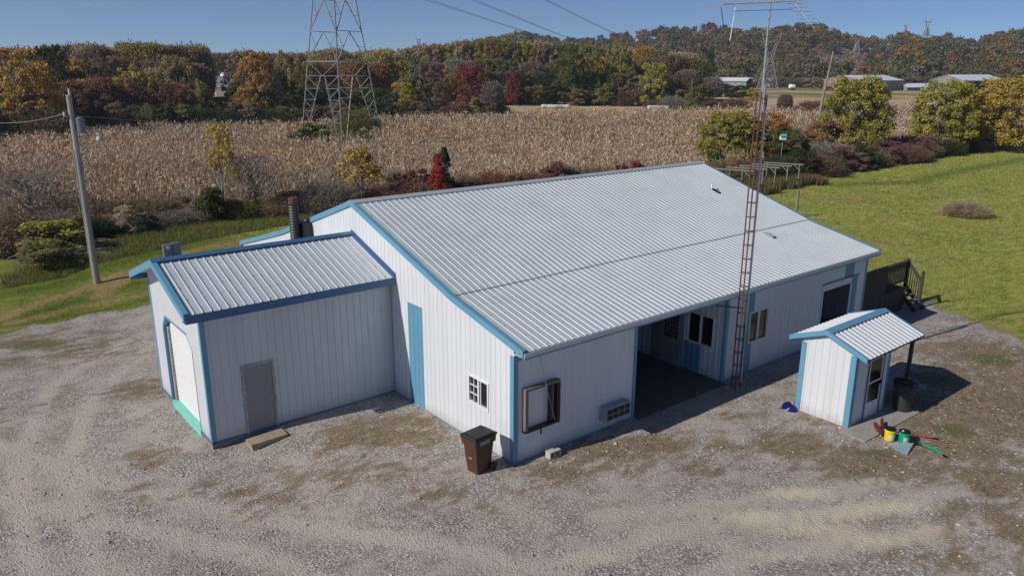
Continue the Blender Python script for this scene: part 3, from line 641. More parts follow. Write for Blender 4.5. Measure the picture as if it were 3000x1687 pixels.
t = MB(); t.box(AX0, -.02, AE1[0], AE1[0] + .03, AE1[1] - .23, AE1[1] - .01); t.build('rear_fascia', M['bluedk'], wing)
t = MB(); t.beam((-.13, AE0[0], AE0[1] + .045), (-.13, ARG[0], ARG[1] + .045), (.1, 0, 0), (0, 0, .01)); t.beam((-.035, AE0[0], AE0[1] + .04), (-.035, ARG[0], ARG[1] + .04), (.015, 0, 0), (0, 0, .09)); t.build('wall_flashing', M['bluedk'], wing)
t = MB(); t.box(-4.93, -3.97, AY0 - .03, AY0 + .05, 2.02, 2.09); t.box(-4.93, -4.86, AY0 - .03, AY0 + .05, 0, 2.02); t.box(-4.04, -3.97, AY0 - .03, AY0 + .05, 0, 2.02); t.build('door_frame', M['worn'], wing)
t = MB(); t.box(-4.86, -4.04, AY0 - .005, AY0 + .04, .02, 2.02); d_ = t.build('door', M['gray_door'], wing)
t = MB(); t.tube([(-4.12, AY0 - .005, 1.0), (-4.12, AY0 - .07, 1.0)], [.012, .03], 10); t.build('door_knob', M['steel'], d_)

# ------------------------------------------------------------------ little shed with a porch roof
SX0, SX1, SY0, SY1 = 9.07, 11.17, -4.47, -2.78; SRX0, SRX1 = 8.93, 12.42
SE0 = (-4.86, 2.28); SR = (-3.56, 2.78); SE1 = (-2.40, 2.34)
shed = thing('small_shed', 'small white ribbed-metal shed with a gable roof, blue trim and a storm door', 'shed', (SX0, SY0, 0))
stop_ = lambda y: float(np.interp(y, [SE0[0], SR[0], SE1[0]], [SE0[1], SR[1], SE1[1]])) - .04
ribbed(MB(), (SX0, 0, 0), Y, Z, -X, traps([(SY0, stop_(SY0)), (SR[0], stop_(SR[0])), (SY1, stop_(SY1))], [], 0), rib=.015, off=.02).build('gable_wall', M['siding'], shed)
ribbed(MB(), (SX1, 0, 0), Y, Z, X, traps([(SY0, stop_(SY0)), (SR[0], stop_(SR[0])), (SY1, stop_(SY1))], [], 0), rib=.015).build('far_gable_wall', M['siding'], shed)
ribbed(MB(), (0, SY0, 0), X, Z, -Y, traps([(SX0, stop_(SY0)), (SX1, stop_(SY0))], [(9.88, 10.86, -.1, 2.02, 2.02)], 0), rib=.012).build('front_wall', M['siding'], shed)
ribbed(MB(), (0, SY1, 0), X, Z, Y, [(SX0, SX1, 0, stop_(SY1), 0, stop_(SY1))], rib=.015).build('rear_wall', M['siding'], shed)
t = MB(); slope(t, SE0, SR, SRX0, SRX1, off=.05, rib=.028, hw=.05, screws=False); slope(t, SE1, SR, SRX0, SRX1, off=.05, rib=.028, hw=.05, screws=False); t.build('roof', M['roof2'], shed)
t = MB(); t.beam((SRX0, SE0[0], SE0[1] - .05), (SRX1, SE0[0], SE0[1] - .05), (0, SR[0] - SE0[0], SR[1] - SE0[1]), (0, 0, .03)); t.beam((SRX0, SE1[0], SE1[1] - .05), (SRX1, SE1[0], SE1[1] - .05), (0, SR[0] - SE1[0], SR[1] - SE1[1]), (0, 0, .03)); t.build('roof_deck', M['dark'], shed)
t = MB()
for e_ in (SE0, SE1):
    dd = np.array([0, e_[0] - SR[0], e_[1] - SR[1]]); dd /= np.linalg.norm(dd)
    t.beam((SRX0 - .02, SR[0], SR[1] + .05), (SRX1 + .02, SR[0], SR[1] + .05), dd * .17, (0, 0, .012))
t.build('ridge_cap', M['blue'], shed)
for xe, sg in ((SRX0, -1), (SRX1, 1)):
    for a, b in ((SE0, SR), (SR, SE1)):
        t = MB(); t.beam((xe, a[0], a[1] + .04), (xe, b[0], b[1] + .04), (sg * .025, 0, 0), (0, 0, -.13)); t.beam((xe + sg * .025, a[0], a[1] + .05), (xe + sg * .025, b[0], b[1] + .05), (-sg * .09, 0, 0), (0, 0, -.01)); t.build('rake_trim', M['blue'], shed)
corner(shed, SX0, SY0, -1, -1, 0, 2.25, .15); corner(shed, SX0, SY1, -1, 1, 0, 2.25, .13); corner(shed, SX1, SY0, 1, -1, 0, 2.25, .08)
t = MB(); t.box(9.88, 9.95, SY0 - .02, SY0 + .04, 0, 2.02); t.box(10.79, 10.86, SY0 - .02, SY0 + .04, 0, 2.02); t.box(9.88, 10.86, SY0 - .021, SY0 + .04, 1.96, 2.03); t.build('door_frame', M['bluedk'], shed)
t = MB(); t.box(9.95, 10.79, SY0 - .01, SY0 + .03, .02, 1.96); d_ = t.build('door', M['vinyl'], shed)
t = MB(); t.box(10.03, 10.71, SY0 - .016, SY0 - .01, 1.19, 1.88); t.build('pane', M['glass'], d_)
t = MB(); t.box(10.03, 10.71, SY0 - .016, SY0 - .01, .52, 1.13); t.build('pane', M['glass'], d_)
t = MB(); t.box(10.72, 10.75, SY0 - .05, SY0 - .01, 1.0, 1.13); t.build('handle', M['black'], d_)
for yy in (-4.62, -2.62):
    t = MB(); t.box(12.2, 12.3, yy - .05, yy + .05, 0, 2.36); t.build('porch_post', M['darkwood'], shed)
t = MB(); t.beam((8.6, -5.25, -.05), (11.75, -5.32, -.05), (.1, .85, 0), (0, 0, .075)); o = t.build('concrete_pad', M['concrete'])
tag(o, 'low concrete slab along the door side of the little shed', 'slab')

# ------------------------------------------------------------------ things on and by the walls
ac = thing('air_conditioner', 'boxed air conditioner with a gridded grille low on the shaded front wall', 'air conditioner', (3.2, -.02, .3))
t = MB(); t.box(3.2, 4.22, -.28, -.02, .34, .77); t.build('housing', M['ac_case'], ac)
t = MB(); t.box(3.22, 4.2, -.29, -.28, .36, .75); g_ = t.build('grille_frame', M['ac_tan'], ac)
for r in range(2):
    for q in range(4):
        t = MB(); t.box(3.25 + q * .24, 3.46 + q * .24, -.296, -.29, .39 + r * .18, .54 + r * .18); t.build('grille', M['dark'], g_)
fr = thing('fan_box', 'empty rusty square steel frame hung on the shaded front wall near the corner', 'frame', (.3, -.02, .85))
fx0, fx1, fz0, fz1 = .27, 1.5, .86, 2.12
for nm, bx in (('top_rail', (fx0, fx1, -.17, -.03, fz1 - .07, fz1)), ('bottom_rail', (fx0, fx1, -.17, -.03, fz0, fz0 + .07)), ('left_stile', (fx0, fx0 + .09, -.17, -.03, fz0 + .07, fz1 - .07)), ('right_stile', (fx1 - .12, fx1, -.17, -.03, fz0 + .07, fz1 - .07)), ('inner_stile', (fx1 - .34, fx1 - .24, -.12, -.03, fz0 + .07, fz1 - .07))):
    t = MB(); t.box(*bx); t.build(nm, M['black'] if nm in ('right_stile', 'inner_stile', 'bottom_rail') else M['oldframe'], fr)
t = MB(); t.box(.8, .83, -.18, -.15, .7, .9); t.build('bracket', M['black'], fr)
o = MB().tube([(.75, -.1, 3.1), (1.0, -.2, 1.9), (1.3, -.19, .98)], .009, 6).build('whip_antenna', M['steel']); tag(o, 'thin pale whip rod slanting down from the eave across the square steel frame', 'rod')
o = MB()
o.box(.92, 1.32, -.44, -.24, 0, .04); o.box(.92, 1.32, -.44, -.24, .155, .2)
for xx in (.92, 1.095, 1.28): o.box(xx, xx + .04, -.44, -.24, .04, .155)
o = o.build('cinder_block', M['cmu'], bevel=.006); tag(o, 'tan hollow cinder block on the gravel against the front wall', 'block')
st = thing('wooden_step', 'weathered timber step under the grey side door', 'step', (-4.6, 5.6, -.15))
t = MB(); t.beam((-5.13, 5.33, -.02), (-4.05, 5.38, -.02), (0, .46, 0), (0, 0, .06)); t.build('tread', M['tanwood'], st)
t = MB(); t.beam((-5.1, 5.35, -.22), (-4.08, 5.4, -.22), (0, .42, 0), (0, 0, .2)); t.build('riser', M['tanwood'], st)

# wheeled bin by the corner
def wheelie(loc, rz):
    b = thing('wheeled_bin', 'brown wheeled trash bin with a black lid at the building corner', 'trash bin', loc)
    def loft(name, secs, mat, par, bev=.012):
        mb = MB()
        for i, (z, hx, hy, cy) in enumerate(secs):
            for sx_, sy_ in ((-1, -1), (1, -1), (1, 1), (-1, 1)): mb.v.append((loc[0] + sx_ * hx, loc[1] + cy + sy_ * hy, loc[2] + z))
        for i in range(len(secs) - 1):
            for k in range(4): k2 = (k + 1) % 4; mb.f.append((i * 4 + k, i * 4 + k2, i * 4 + 4 + k2, i * 4 + 4 + k)); mb.m.append(0)
        mb.f.append((3, 2, 1, 0)); mb.m.append(0); e_ = (len(secs) - 1) * 4; mb.f.append((e_, e_ + 1, e_ + 2, e_ + 3)); mb.m.append(0)
        return mb.build(name, mat, par, bevel=bev)
    loft('body', [(0, .2, .22, 0), (.55, .235, .275, 0), (.8, .25, .30, 0), (.8, .28, .34, 0), (.98, .29, .355, 0)], M['binbrown'], b, .02)
    loft('lid', [(.98, .305, .375, 0), (1.02, .31, .38, 0), (1.07, .26, .31, -.02), (1.08, .22, .26, -.02)], M['black'], b, .015)
    for sx_ in (-1, 1):
        t = MB(); t.tube([(loc[0] + sx_ * .22, loc[1] + .27, loc[2] + .12), (loc[0] + sx_ * .28, loc[1] + .27, loc[2] + .12)], .12, 16); t.build('wheel', M['black'], b)
    t = MB(); t.tube([(loc[0] - .24, loc[1] + .42, loc[2] + .98), (loc[0] + .24, loc[1] + .42, loc[2] + .98)], .018, 8)
    for xx in (-.24, -.08, .08, .24): t.bar((loc[0] + xx, loc[1] + .34, loc[2] + .96), (loc[0] + xx, loc[1] + .42, loc[2] + .98), .025)
    t.build('handle', M['black'], b)
    t = MB(); t.box(loc[0] + .284, loc[0] + .296, loc[1] - .2, loc[1] + .12, loc[2] + .83, loc[2] + .94); t.build('sticker', M['ac_tan'], b)
    t = MB(); t.box(loc[0] - .06, loc[0] + .06, loc[1] - .292, loc[1] - .27, loc[2] + .42, loc[2] + .45); t.build('grab_bar', M['steel'], b)
    b.rotation_euler = (0, 0, rz); b.scale = (1.0, 1.04, 1.03); return b
wheelie((-.90, .34, 0), R_(-84))

# black corrugated flue behind the garage wing
fl = thing('flue_pipe', 'tall black spiral-ribbed flue pipe behind the garage wing ridge', 'pipe', (-.55, 12.1, 0))
pts = []; rs = []
zz = 0.0
while zz < 5.45: pts += [(-.55, 12.1, zz), (-.55, 12.1, zz + .05)]; rs += [.165, .195]; zz += .1
MBf = MB().tube(pts, rs, 16); MBf.build('ribbed_pipe', M['bingrey'], fl)
MB().tube([(-.55, 12.1, 5.46), (-.55, 12.1, 5.68)], .17, 16).build('rusty_collar', M['rust'], fl)
o = MB().box(-.36, -.06, 11.75, 12.55, 0, 4.75).build('black_box', M['black'], None, bevel=.02); tag(o, 'narrow black box tight against the gable wall beside the flue', 'cabinet')  # box put in for the dark form and wide wall shadow beside the flue
mt = thing('meter_post', 'grey electric meter cabinet standing above the garage wing ridge line', 'meter box', (-4.85, 12.6, -.2))
t = MB(); t.box(-4.98, -4.9, 12.55, 12.65, -.2, 4.25); t.build('post', M['oldwood'], mt)
t = MB(); t.box(-5.06, -4.78, 12.38, 12.55, 3.7, 4.5); t.box(-4.76, -4.5, 12.40, 12.55, 3.75, 4.52); t.build('cabinet', M['greybox'], mt, bevel=.01)
t = MB(); t.tube([(-4.92, 12.38, 4.4), (-4.92, 12.3, 4.4)], .06, 14); t.build('meter', M['steel'], mt)

# ------------------------------------------------------------------ antenna mast
MX, MY = 9.0, -.6
mast = thing('antenna_mast', 'tall slim three-legged rusty ladder mast beside the front wall', 'mast', (MX, MY, 0))
lg = [(MX - .14, MY - .08), (MX + .14, MY - .08), (MX, MY + .16)]
H = 9.55
for i, (a, b) in enumerate(lg):
    MB().tube([(a, b, 0), (a, b, H - .1 * i)], (.022, .034, .022)[i], 8).build('leg', M['rust'], mast)
for k in range(21):
    z = .35 + k * .45
    if z > H - .1: break
    t = MB()
    for i in range(3): t.bar((*lg[i], z), (*lg[(i + 1) % 3], z), .018)
    t.build('rung', M['rust'], mast)
MB().tube([(MX + .1, MY - .12, 0.2), (MX + .1, MY - .12, 9.1)], .026, 8).build('conduit', M['steel'], mast)
MB().tube([(MX + .17, MY + .0, 9.0), (MX + .17, MY + .0, 9.75)], .03, 8).build('white_sleeve', M['white'], mast)
MB().tube([(MX + .02, MY - .02, 8.7), (MX + .03, MY, 10.3), (MX + .03, MY, 12.9)], [.035, .032, .025], 10).build('mast_tube', M['steel'], mast)
t = MB(); t.bar((MX + .1, MY, 2.75), (8.35, -.03, 2.85), .03); t.build('wall_bracket', M['black'], mast)
an = thing('tv_antenna', 'broad roof-type television antenna on top of the slim mast', 'antenna', (MX + .03, MY, 12.0))
bx = np.array([.93, -.36, 0]); bx /= np.linalg.norm(bx); nx = np.array([-bx[1], bx[0], 0]); AC = np.array([MX + .03, MY, 12.08])
MB().bar(AC - bx * 1.55 - Z * .12, AC + bx * .85 + Z * .03, .04).build('boom', M['steel'], an)
MB().bar(AC - bx * 1.2 - Z * .3, AC + bx * .8 - Z * .2, .02).build('lower_boom', M['steel'], an)
for i, s_ in enumerate((-1.55, -1.2, -.9, -.6, -.3, .0, .3, .6)):
    ln = 1.15 - .05 * i; c = AC + bx * s_ + Z * (-.12 + .06 * (s_ + 1.55))
    MB().tube([c - nx * ln * .9 - Z * .02, c, c + nx * ln], .009, 6).build('element', M['steel'], an)
yg = AC + bx * .8
MB().bar(yg, yg + bx * .42 - nx * .5 - Z * .75, .02).build('yagi_boom', M['steel'], an)
for i in range(7):
    c = yg + (bx * .42 - nx * .5 - Z * .75) * ((i + .5) / 7); ln = .3 if i % 3 else .24
    MB().tube([c - RT * ln, c + RT * ln], .007, 5).build('element', M['steel'], an)
for dx_, l_, mt_ in ((-1.62, .55, 'wire'), (-1.15, 1.0, 'white')):
    c = AC + bx * dx_ - Z * .2; MB().tube([c, c - Z * l_ * .9 + bx * (.12 if mt_ == 'wire' else -.1)], .012, 6).build('drop_rod', M[mt_], an)

# ------------------------------------------------------------------ deck with stairs at the far corner
dk = thing('wood_deck', 'dark stained wooden deck with privacy screen, railing and stairs at the far corner', 'deck', (L + .1, 1, 0))
DX0 = L + .12
t = MB()
for i in range(13): t.box(DX0 + i * .144, DX0 + i * .144 + .132, .04, .065, .03, 2.28 + .02 * (i % 2))
t.build('privacy_screen', M['darkwood'], dk)
t = MB(); t.box(DX0, 22.0, .08, 2.4, .98, 1.05); t.build('platform', M['darkwood'], dk)
t = MB()
for i in range(12): t.box(20.3 + i * .143, 20.3 + i * .143 + .132, .045, .07, 0, 1.04)
t.build('skirt', M['darkwood'], dk)
RY = .42
for (x_, y_, z_) in ((20.5, RY, 2.1), (22.85, RY, 2.12), (22.88, -.28, 1.68)):
    t = MB(); t.box(x_ - .05, x_ + .05, y_ - .05, y_ + .05, 0, z_); t.build('post', M['darkwood'], dk)
t = MB(); t.bar((20.3, RY, 2.03), (22.95, RY, 2.03), .16, .04); t.bar((20.3, RY, 1.86), (22.9, RY, 1.86), .05, .07); t.bar((20.3, RY, 1.14), (22.85, RY, 1.14), .05, .06); t.build('rail', M['darkwood'], dk)
for i in range(18):
    x_ = 20.4 + i * .136; t = MB(); t.box(x_ - .018, x_ + .018, RY - .02, RY + .02, 1.1, 2.0); t.build('baluster', M['darkwood'], dk)
t = MB(); t.bar((22.86, RY, 1.98), (22.88, -.25, 1.22), .06, .12); t.build('stair_rail', M['darkwood'], dk)
for i in range(6):
    y_ = RY - .09 - i * .1; z_ = 1.93 - (RY - y_) * 1.13; t = MB(); t.box(22.85, 22.89, y_ - .016, y_ + .016, z_ - .95, z_); t.build('baluster', M['darkwood'], dk)
for xx in (22.02, 22.80):
    t = MB(); t.beam((xx, .45, .78), (xx, -.55, -.12), (.045, 0, 0), (0, 0, .27)); t.build('stringer', M['darkwood'], dk)
for i in range(4):
    t = MB(); t.box(22.06, 22.8, .16 - i * .2, .38 - i * .2, .80 - i * .22, .84 - i * .22); t.build('step', M['oldwood'], dk)

# ------------------------------------------------------------------ odds and ends by the shed
cn = thing('trash_can', 'large black round trash can under the shed porch roof', 'trash can', (11.62, -4.86, .02))
MB().lathe((11.62, -4.86, .02), [(.24, 0), (.27, .02), (.31, .8), (.34, .82), (.34, .86)], 28).build('can', M['bingrey'], cn, smooth=False)
o = MB().lathe((11.62, -4.86, .88), [(.33, 0), (.36, -.02), (.35, .05), (.2, .10), (.1, .06), (.0, .07)], 28); o.v = [(x, y, z + .05 * math.sin(9 * math.atan2(y + 4.86, x - 11.62)) * (1 if z < .95 else .3)) for x, y, z in o.v]; o.build('bag', M['black'], cn, smooth=True)
MB().bar((11.95, -4.98, .35), (11.98, -4.96, .95), .05, .02).build('bag_tail', M['worn'], cn)
bt = MB(); nn = 9
for i in range(nn):
    for j in range(nn):
        a, b = i / (nn - 1) * 2 - 1, j / (nn - 1) * 2 - 1; hgt = .17 * max(0, 1 - (a * a + b * b) * .75) + .05 * math.sin(7 * a + 3 * b) * (1 - abs(a)) + .02
        bt.v.append((8.90 + a * .2 + .03 * math.sin(5 * b), -2.66 + b * .24 + .05 * math.sin(4 * a), max(.0, hgt)))
for i in range(nn - 1):
    for j in range(nn - 1): k_ = i * nn + j; bt.f.append((k_, k_ + nn, k_ + nn + 1, k_ + 1)); bt.m.append(0)
o = bt.build('blue_tarp', M['bluetarp'], smooth=True); tag(o, 'crumpled dark blue tarp on the gravel at the shed corner', 'tarp')
def bucket(x, y, name, lab, mat, lmat, rz=0):
    b = thing(name, lab, 'bucket', (x, y, 0))
    MB().lathe((x, y, 0), [(.125, 0), (.133, .02), (.142, .27), (.152, .28), (.152, .30), (.145, .305), (.146, .34)], 26).build('pail', M[mat], b)
    MB().lathe((x, y, .34), [(.155, 0), (.155, .028), (.14, .03), (.13, .022), (.0, .022)], 26).build('lid', M['black'], b)
    t = MB(); a0 = R_(200); a1 = R_(345); nseg = 14
    for i in range(nseg):
        p0 = a0 + (a1 - a0) * i / nseg; p1 = a0 + (a1 - a0) * (i + 1) / nseg
        t.poly([(x + .139 * math.cos(p0), y + .139 * math.sin(p0), .07), (x + .139 * math.cos(p1), y + .139 * math.sin(p1), .07), (x + .147 * math.cos(p1), y + .147 * math.sin(p1), .22), (x + .147 * math.cos(p0), y + .147 * math.sin(p0), .22)])
    t.build('label', M[lmat], b)
    t = MB(); ap = [(x + .155 * math.cos(R_(a)), y + .155 * math.sin(R_(a)), .27 - .1 * math.sin(R_((a - 190) / 170 * 180))) for a in range(190, 361, 17)]; t.tube(ap, .004, 5); t.build('bail', M['steel'], b)
    t = MB(); t.lathe((x - .05, y + .03, .36), [(.03, 0), (.03, .02), (.0, .02)], 10); t.build('spout_cap', M['white' if mat == 'greenp' else 'bingrey'], b)
bucket(9.30, -5.60, 'yellow_bucket', 'yellow bucket with a black lid and white label beside the slab', 'yellow', 'labelw')
bucket(9.46, -5.93, 'green_bucket', 'green bucket with a black lid next to the yellow bucket', 'greenp', 'labelg')
rk = thing('leaf_rake', 'pale blue fan leaf rake lying on the ground in front of the green bucket', 'rake', (9.48, -6.18, .03))
apx = np.array([9.50, -6.20, .10]); e1 = np.array([9.03, -5.72, .03]); e2 = np.array([8.77, -6.36, .03])
t = MB(); pv = None; ntn = 16
for i in range(ntn + 1):
    f = i / ntn; q = e1 + (e2 - e1) * f + (e1 + e2 - 2 * apx) * .06 * math.sin(math.pi * f); 
    if pv is not None:
        t.beam(apx + (pv - apx) * .12, pv + (q - pv) * .1, (q - pv) * .82 * .999 + (apx - apx), Z * .006) if False else t.poly([apx + (pv - apx) * .08, pv, pv + (q - pv) * .84, apx + (q - apx) * .08])
        md = pv + (q - pv) * .42; t.poly([md - Z * .02, md + (q - pv) * .3 - Z * .028, pv + (q - pv) * .84, pv])
    pv = q
for s_ in (.45, .72):
    for i in range(ntn):
        f = i / ntn; g = (i + 1) / ntn; qa = apx + (e1 + (e2 - e1) * f + (e1 + e2 - 2 * apx) * .06 * math.sin(math.pi * f) - apx) * s_ + Z * .006; qb = apx + (e1 + (e2 - e1) * g + (e1 + e2 - 2 * apx) * .06 * math.sin(math.pi * g) - apx) * s_ + Z * .006; dv = (qa - apx) / np.linalg.norm(qa - apx) * .03
        t.poly([qa, qb, qb + dv, qa + dv])
t.build('fan', M['rakeblue'], rk)
MB().tube([apx + (apx - e1) * .0, (9.62, -6.37, .07), (9.50, -7.02, .05)], .016, 8).build('handle', M['greenp'], rk)
MB().bar((9.42, -6.12, .11), (9.62, -6.33, .08), .05).build('socket', M['black'], rk)
lo = thing('garden_lopper', 'green-handled lopper lying alongside the rake handle', 'lopper', (9.6, -6.6, .03))
MB().tube([(9.69, -6.33, .05), (9.66, -6.68, .06), (9.52, -6.98, .04)], .02, 8).build('handle', M['greenp'], lo)
MB().tube([(9.50, -6.98, .04), (9.46, -7.10, .04)], .028, 8).build('grip', M['black'], lo)
MB().bar((9.69, -6.33, .05), (9.72, -6.18, .05), .05, .02).build('blade', M['black'], lo)
def brush(name, lab, hd0, hd1, h0, h1):
    b = thing(name, lab, 'push broom', tuple(hd0))
    hd0, hd1, h0, h1 = map(lambda q: np.array(q, float), (hd0, hd1, h0, h1)); d = (hd1 - hd0) / np.linalg.norm(hd1 - hd0); pn = np.array([-d[1], d[0], 0])
    MB().beam(hd0 + Z * .12, hd1 + Z * .12, pn * .06, Z * .035).build('head', M['maroon'], b)
    MB().beam(hd0 + Z * .02 - pn * .01, hd1 + Z * .02 - pn * .01, pn * .07, Z * .1).build('bristles', M['maroon'], b)
    if h0 is not None and np.linalg.norm(h1 - h0) > .1:
        MB().tube([h0, h0 + (h1 - h0) * .9], .018, 8).build('handle', M['red'], b); MB().tube([h0 + (h1 - h0) * .9, h1], .02, 8).build('grip', M['black'], b)
brush('push_broom', 'maroon push broom with a red handle lying behind the two buckets', (9.74, -5.20, .05), (10.12, -5.0, .05), (9.55, -5.30, .12), (9.62, -5.62, .05))
brush('push_broom', 'dark red broom head with a long red handle, nearest the slab corner', (9.30, -5.40, .05), (9.70, -5.0, .05), (9.5, -5.2, .12), (10.39, -6.48, .04))
for i, (a, b) in enumerate((((9.74, -6.28, .03), (10.60, -6.74, .05)), ((9.67, -6.41, .03), (10.57, -6.83, .04)))):
    o = MB().tube([a, b], .009, 6).build('wooden_stick', M['tanwood']); tag(o, ('upper' if i == 0 else 'lower') + ' of two thin brown sticks lying right of the rake', 'stick', 'thin sticks by the rake')

# ------------------------------------------------------------------ utility poles and yard light
PX, PY = -4.72, 27.2
up = thing('utility_pole', 'tall weathered grey wooden utility pole on the lawn', 'utility pole', (PX, PY, -.2))
MB().tube([(PX, PY, -.3), (PX, PY, 3), (PX, PY, 8.95)], [.17, .15, .115], 14).build('pole', M['pole'], up)
MB().tube([(PX + .02, PY - .1, 8.95), (PX + .02, PY - .1, 9.22)], .035, 10).build('insulator', M['white'], up)
MB().tube([(PX - .16, PY - .02, -.2), (PX - .15, PY - .02, 6.4)], .03, 8).build('conduit', M['steel'], up)
t = MB(); t.lathe((PX + .3, PY - .1, 7.2), [(.17, 0), (.19, .05), (.19, .62), (.2, .66), (.12, .74)], 18); t.build('transformer', M['greybox'], up)
MB().bar((PX, PY, 7.7), (PX + .3, PY - .1, 7.7), .06).build('bracket', M['steel'], up)
MB().tube([(PX - .3, PY, 8.0), (PX - .3, PY, 8.18)], .05, 8).build('insulator', M['labelw'], up)
MB().bar((PX - .34, PY, 8.0), (PX, PY, 8.0), .04).build('bracket', M['steel'], up)
al = thing('yard_light', 'yard light on a short arm near the top of the weathered pole', 'lamp', (PX + .6, PY, 6.9))
MB().tube([(PX + .1, PY, 6.95), (PX + .45, PY - .15, 7.1), (PX + .95, PY - .35, 7.06)], .02, 6).build('arm', M['steel'], al)
MB().lathe((PX + .98, PY - .36, 6.82), [(.17, 0), (.18, .06), (.14, .2), (.08, .24), (.08, .4)], 16).build('lamp_head', M['steel'], al)
def cable(name, lab, pts, r, mat='wire', sag=0., cat='cable', grp=None):
    a, b = np.array(pts[0], float), np.array(pts[1], float); P_ = [a + (b - a) * t_ - Z * sag * 4 * t_ * (1 - t_) for t_ in np.linspace(0, 1, 16)]
    o = MB().tube(P_, r, 5).build(name, M[mat]); return tag(o, lab, cat, grp)
q0 = col(-150, 60); cable('overhead_cable', 'pale cable running left from the weathered pole', [(PX - .3, PY, 8.1), (q0[0], q0[1], 7.4)], .012, 'wire_pale', .5)
q1 = col(1010, 118); cable('overhead_cable', 'thin cable running right from the weathered pole towards the pylon', [(PX + .1, PY, 8.0), (q1[0], q1[1], 7.0)], .012, 'wire_pale', 2.0)
q2 = col(-200, 58); cable('overhead_cable', 'topmost thin cable at the head of the weathered pole', [(PX, PY, 9.2), (q2[0], q2[1], 9.3)], .010, 'wire', .5)
P2 = at(2053, 325); u2 = thing('utility_pole', 'far pale wooden utility pole leaning above the corn at right', 'utility pole', tuple(P2))
MB().tube([tuple(P2 - Z), tuple(P2 + np.array([0, 0, 5.5]) + RT * .6), tuple(P2 + np.array([0, 0, 13.0]) + RT * 1.5)], [.24, .2, .15], 10).build('pole', M['barkpale'], u2)
MB().bar(P2 + RT * -.9 + Z * 11.9 + RT * 1.35, P2 + RT * .9 + Z * 12.0 + RT * 1.35, .12).build('cross_arm', M['barkpale'], u2)
# ------------------------------------------------------------------ pylons and lines
R2 = np.array([.78, -.6258, 0]); F2 = np.array([.6258, .78, 0])
def pylon_near():
    L3 = at(861, 353); th = R_(32.9); a1 = -R2 * math.cos(th) + F2 * math.sin(th); a2 = R2 * math.sin(th) + F2 * math.cos(th)
    cc = L3 + (a1 + a2) * 8.45 / 2
    t0 = thing('lattice_pylon', 'large steel lattice power pylon standing in the corn field', 'pylon', (cc[0], cc[1], 0))
    S = lambda z: (8.45 - .21 * z) / 2 if z < 20 else max(.9, (4.25 - .14 * (z - 20)) / 2)
    C4 = lambda z: [cc - a1 * S(z) - a2 * S(z) + Z * z, cc + a1 * S(z) - a2 * S(z) + Z * z, cc + a1 * S(z) + a2 * S(z) + Z * z, cc - a1 * S(z) + a2 * S(z) + Z * z]
    lv = [0, 11.05, 15.3, 19.8, 24, 28, 33]
    for k in range(4):
        mb = MB()
        for a, b in zip(lv[:-1], lv[1:]): mb.bar(C4(a)[k], C4(b)[k], .15 if a < 11 else .12)
        mb.build('leg', M['lattice'], t0)
    for k in range(4):
        mb = MB(); A_ = lambda z: C4(z)[k]; B_ = lambda z: C4(z)[(k + 1) % 4]; w1 = .08; w2 = .055
        for z in (11.05, 15.3, 19.8, 24, 28, 33): mb.bar(A_(z), B_(z), .12 if z == 11.05 else w1)
        mb.bar(A_(9.0), B_(9.0), w2)
        m9 = (A_(9.0) + B_(9.0)) / 2
        # the base panel: two slanting struts from the middle of the belt down to the feet, with zig-zag fillers
        for E_ in (A_, B_):
            O_ = B_ if E_ is A_ else A_
            ft = E_(0) + (O_(0) - E_(0)) * .10
            mb.bar(m9 + (E_(9) - m9) * .12, ft, w1); mb.bar(E_(11.05), m9, w2)
            st_ = lambda z: m9 + (ft - m9) * (9 - z) / 9
            zz_ = [9, 7.2, 5.6, 4.0, 2.4]
            for i, z in enumerate(zz_[1:]):
                mb.bar(E_(z), st_(z), w2 * .9); mb.bar(E_(zz_[i]), st_(z), w2 * .9)
        for a, b in ((11.05, 15.3), (15.3, 19.8), (19.8, 24), (24, 28), (28, 33)):
            mt_ = (A_(b) + B_(b)) / 2
            mb.bar(A_(a), mt_, w1); mb.bar(B_(a), mt_, w1)
            h = (a + b) / 2
            for E_ in (A_, B_):
                q = (E_(a) + mt_) / 2; mb.bar(E_(h), q, w2 * .8); mb.bar(E_(b), q, w2 * .8) if a == 15.3 else mb.bar(E_(a + (b - a) * .25), E_(h), w2 * .5); mb.bar(E_(b), q, w2 * .7)
        mb.build('lattice_face', M['lattice'], t0)
    for z, w_ in ((26, 8.5), (31, 7)):
        mb = MB(); c0 = cc + Z * z
        for s_ in (-1, 1):
            tip = c0 + R2 * s_ * w_
            for q in (a1, -a1): mb.bar(c0 + q * S(z) + Z * .8, tip, .1); mb.bar(c0 + q * S(z) - Z * .8, tip, .1)
        mb.build('cross_arm', M['lattice'], t0)
    return cc
PC = pylon_near()
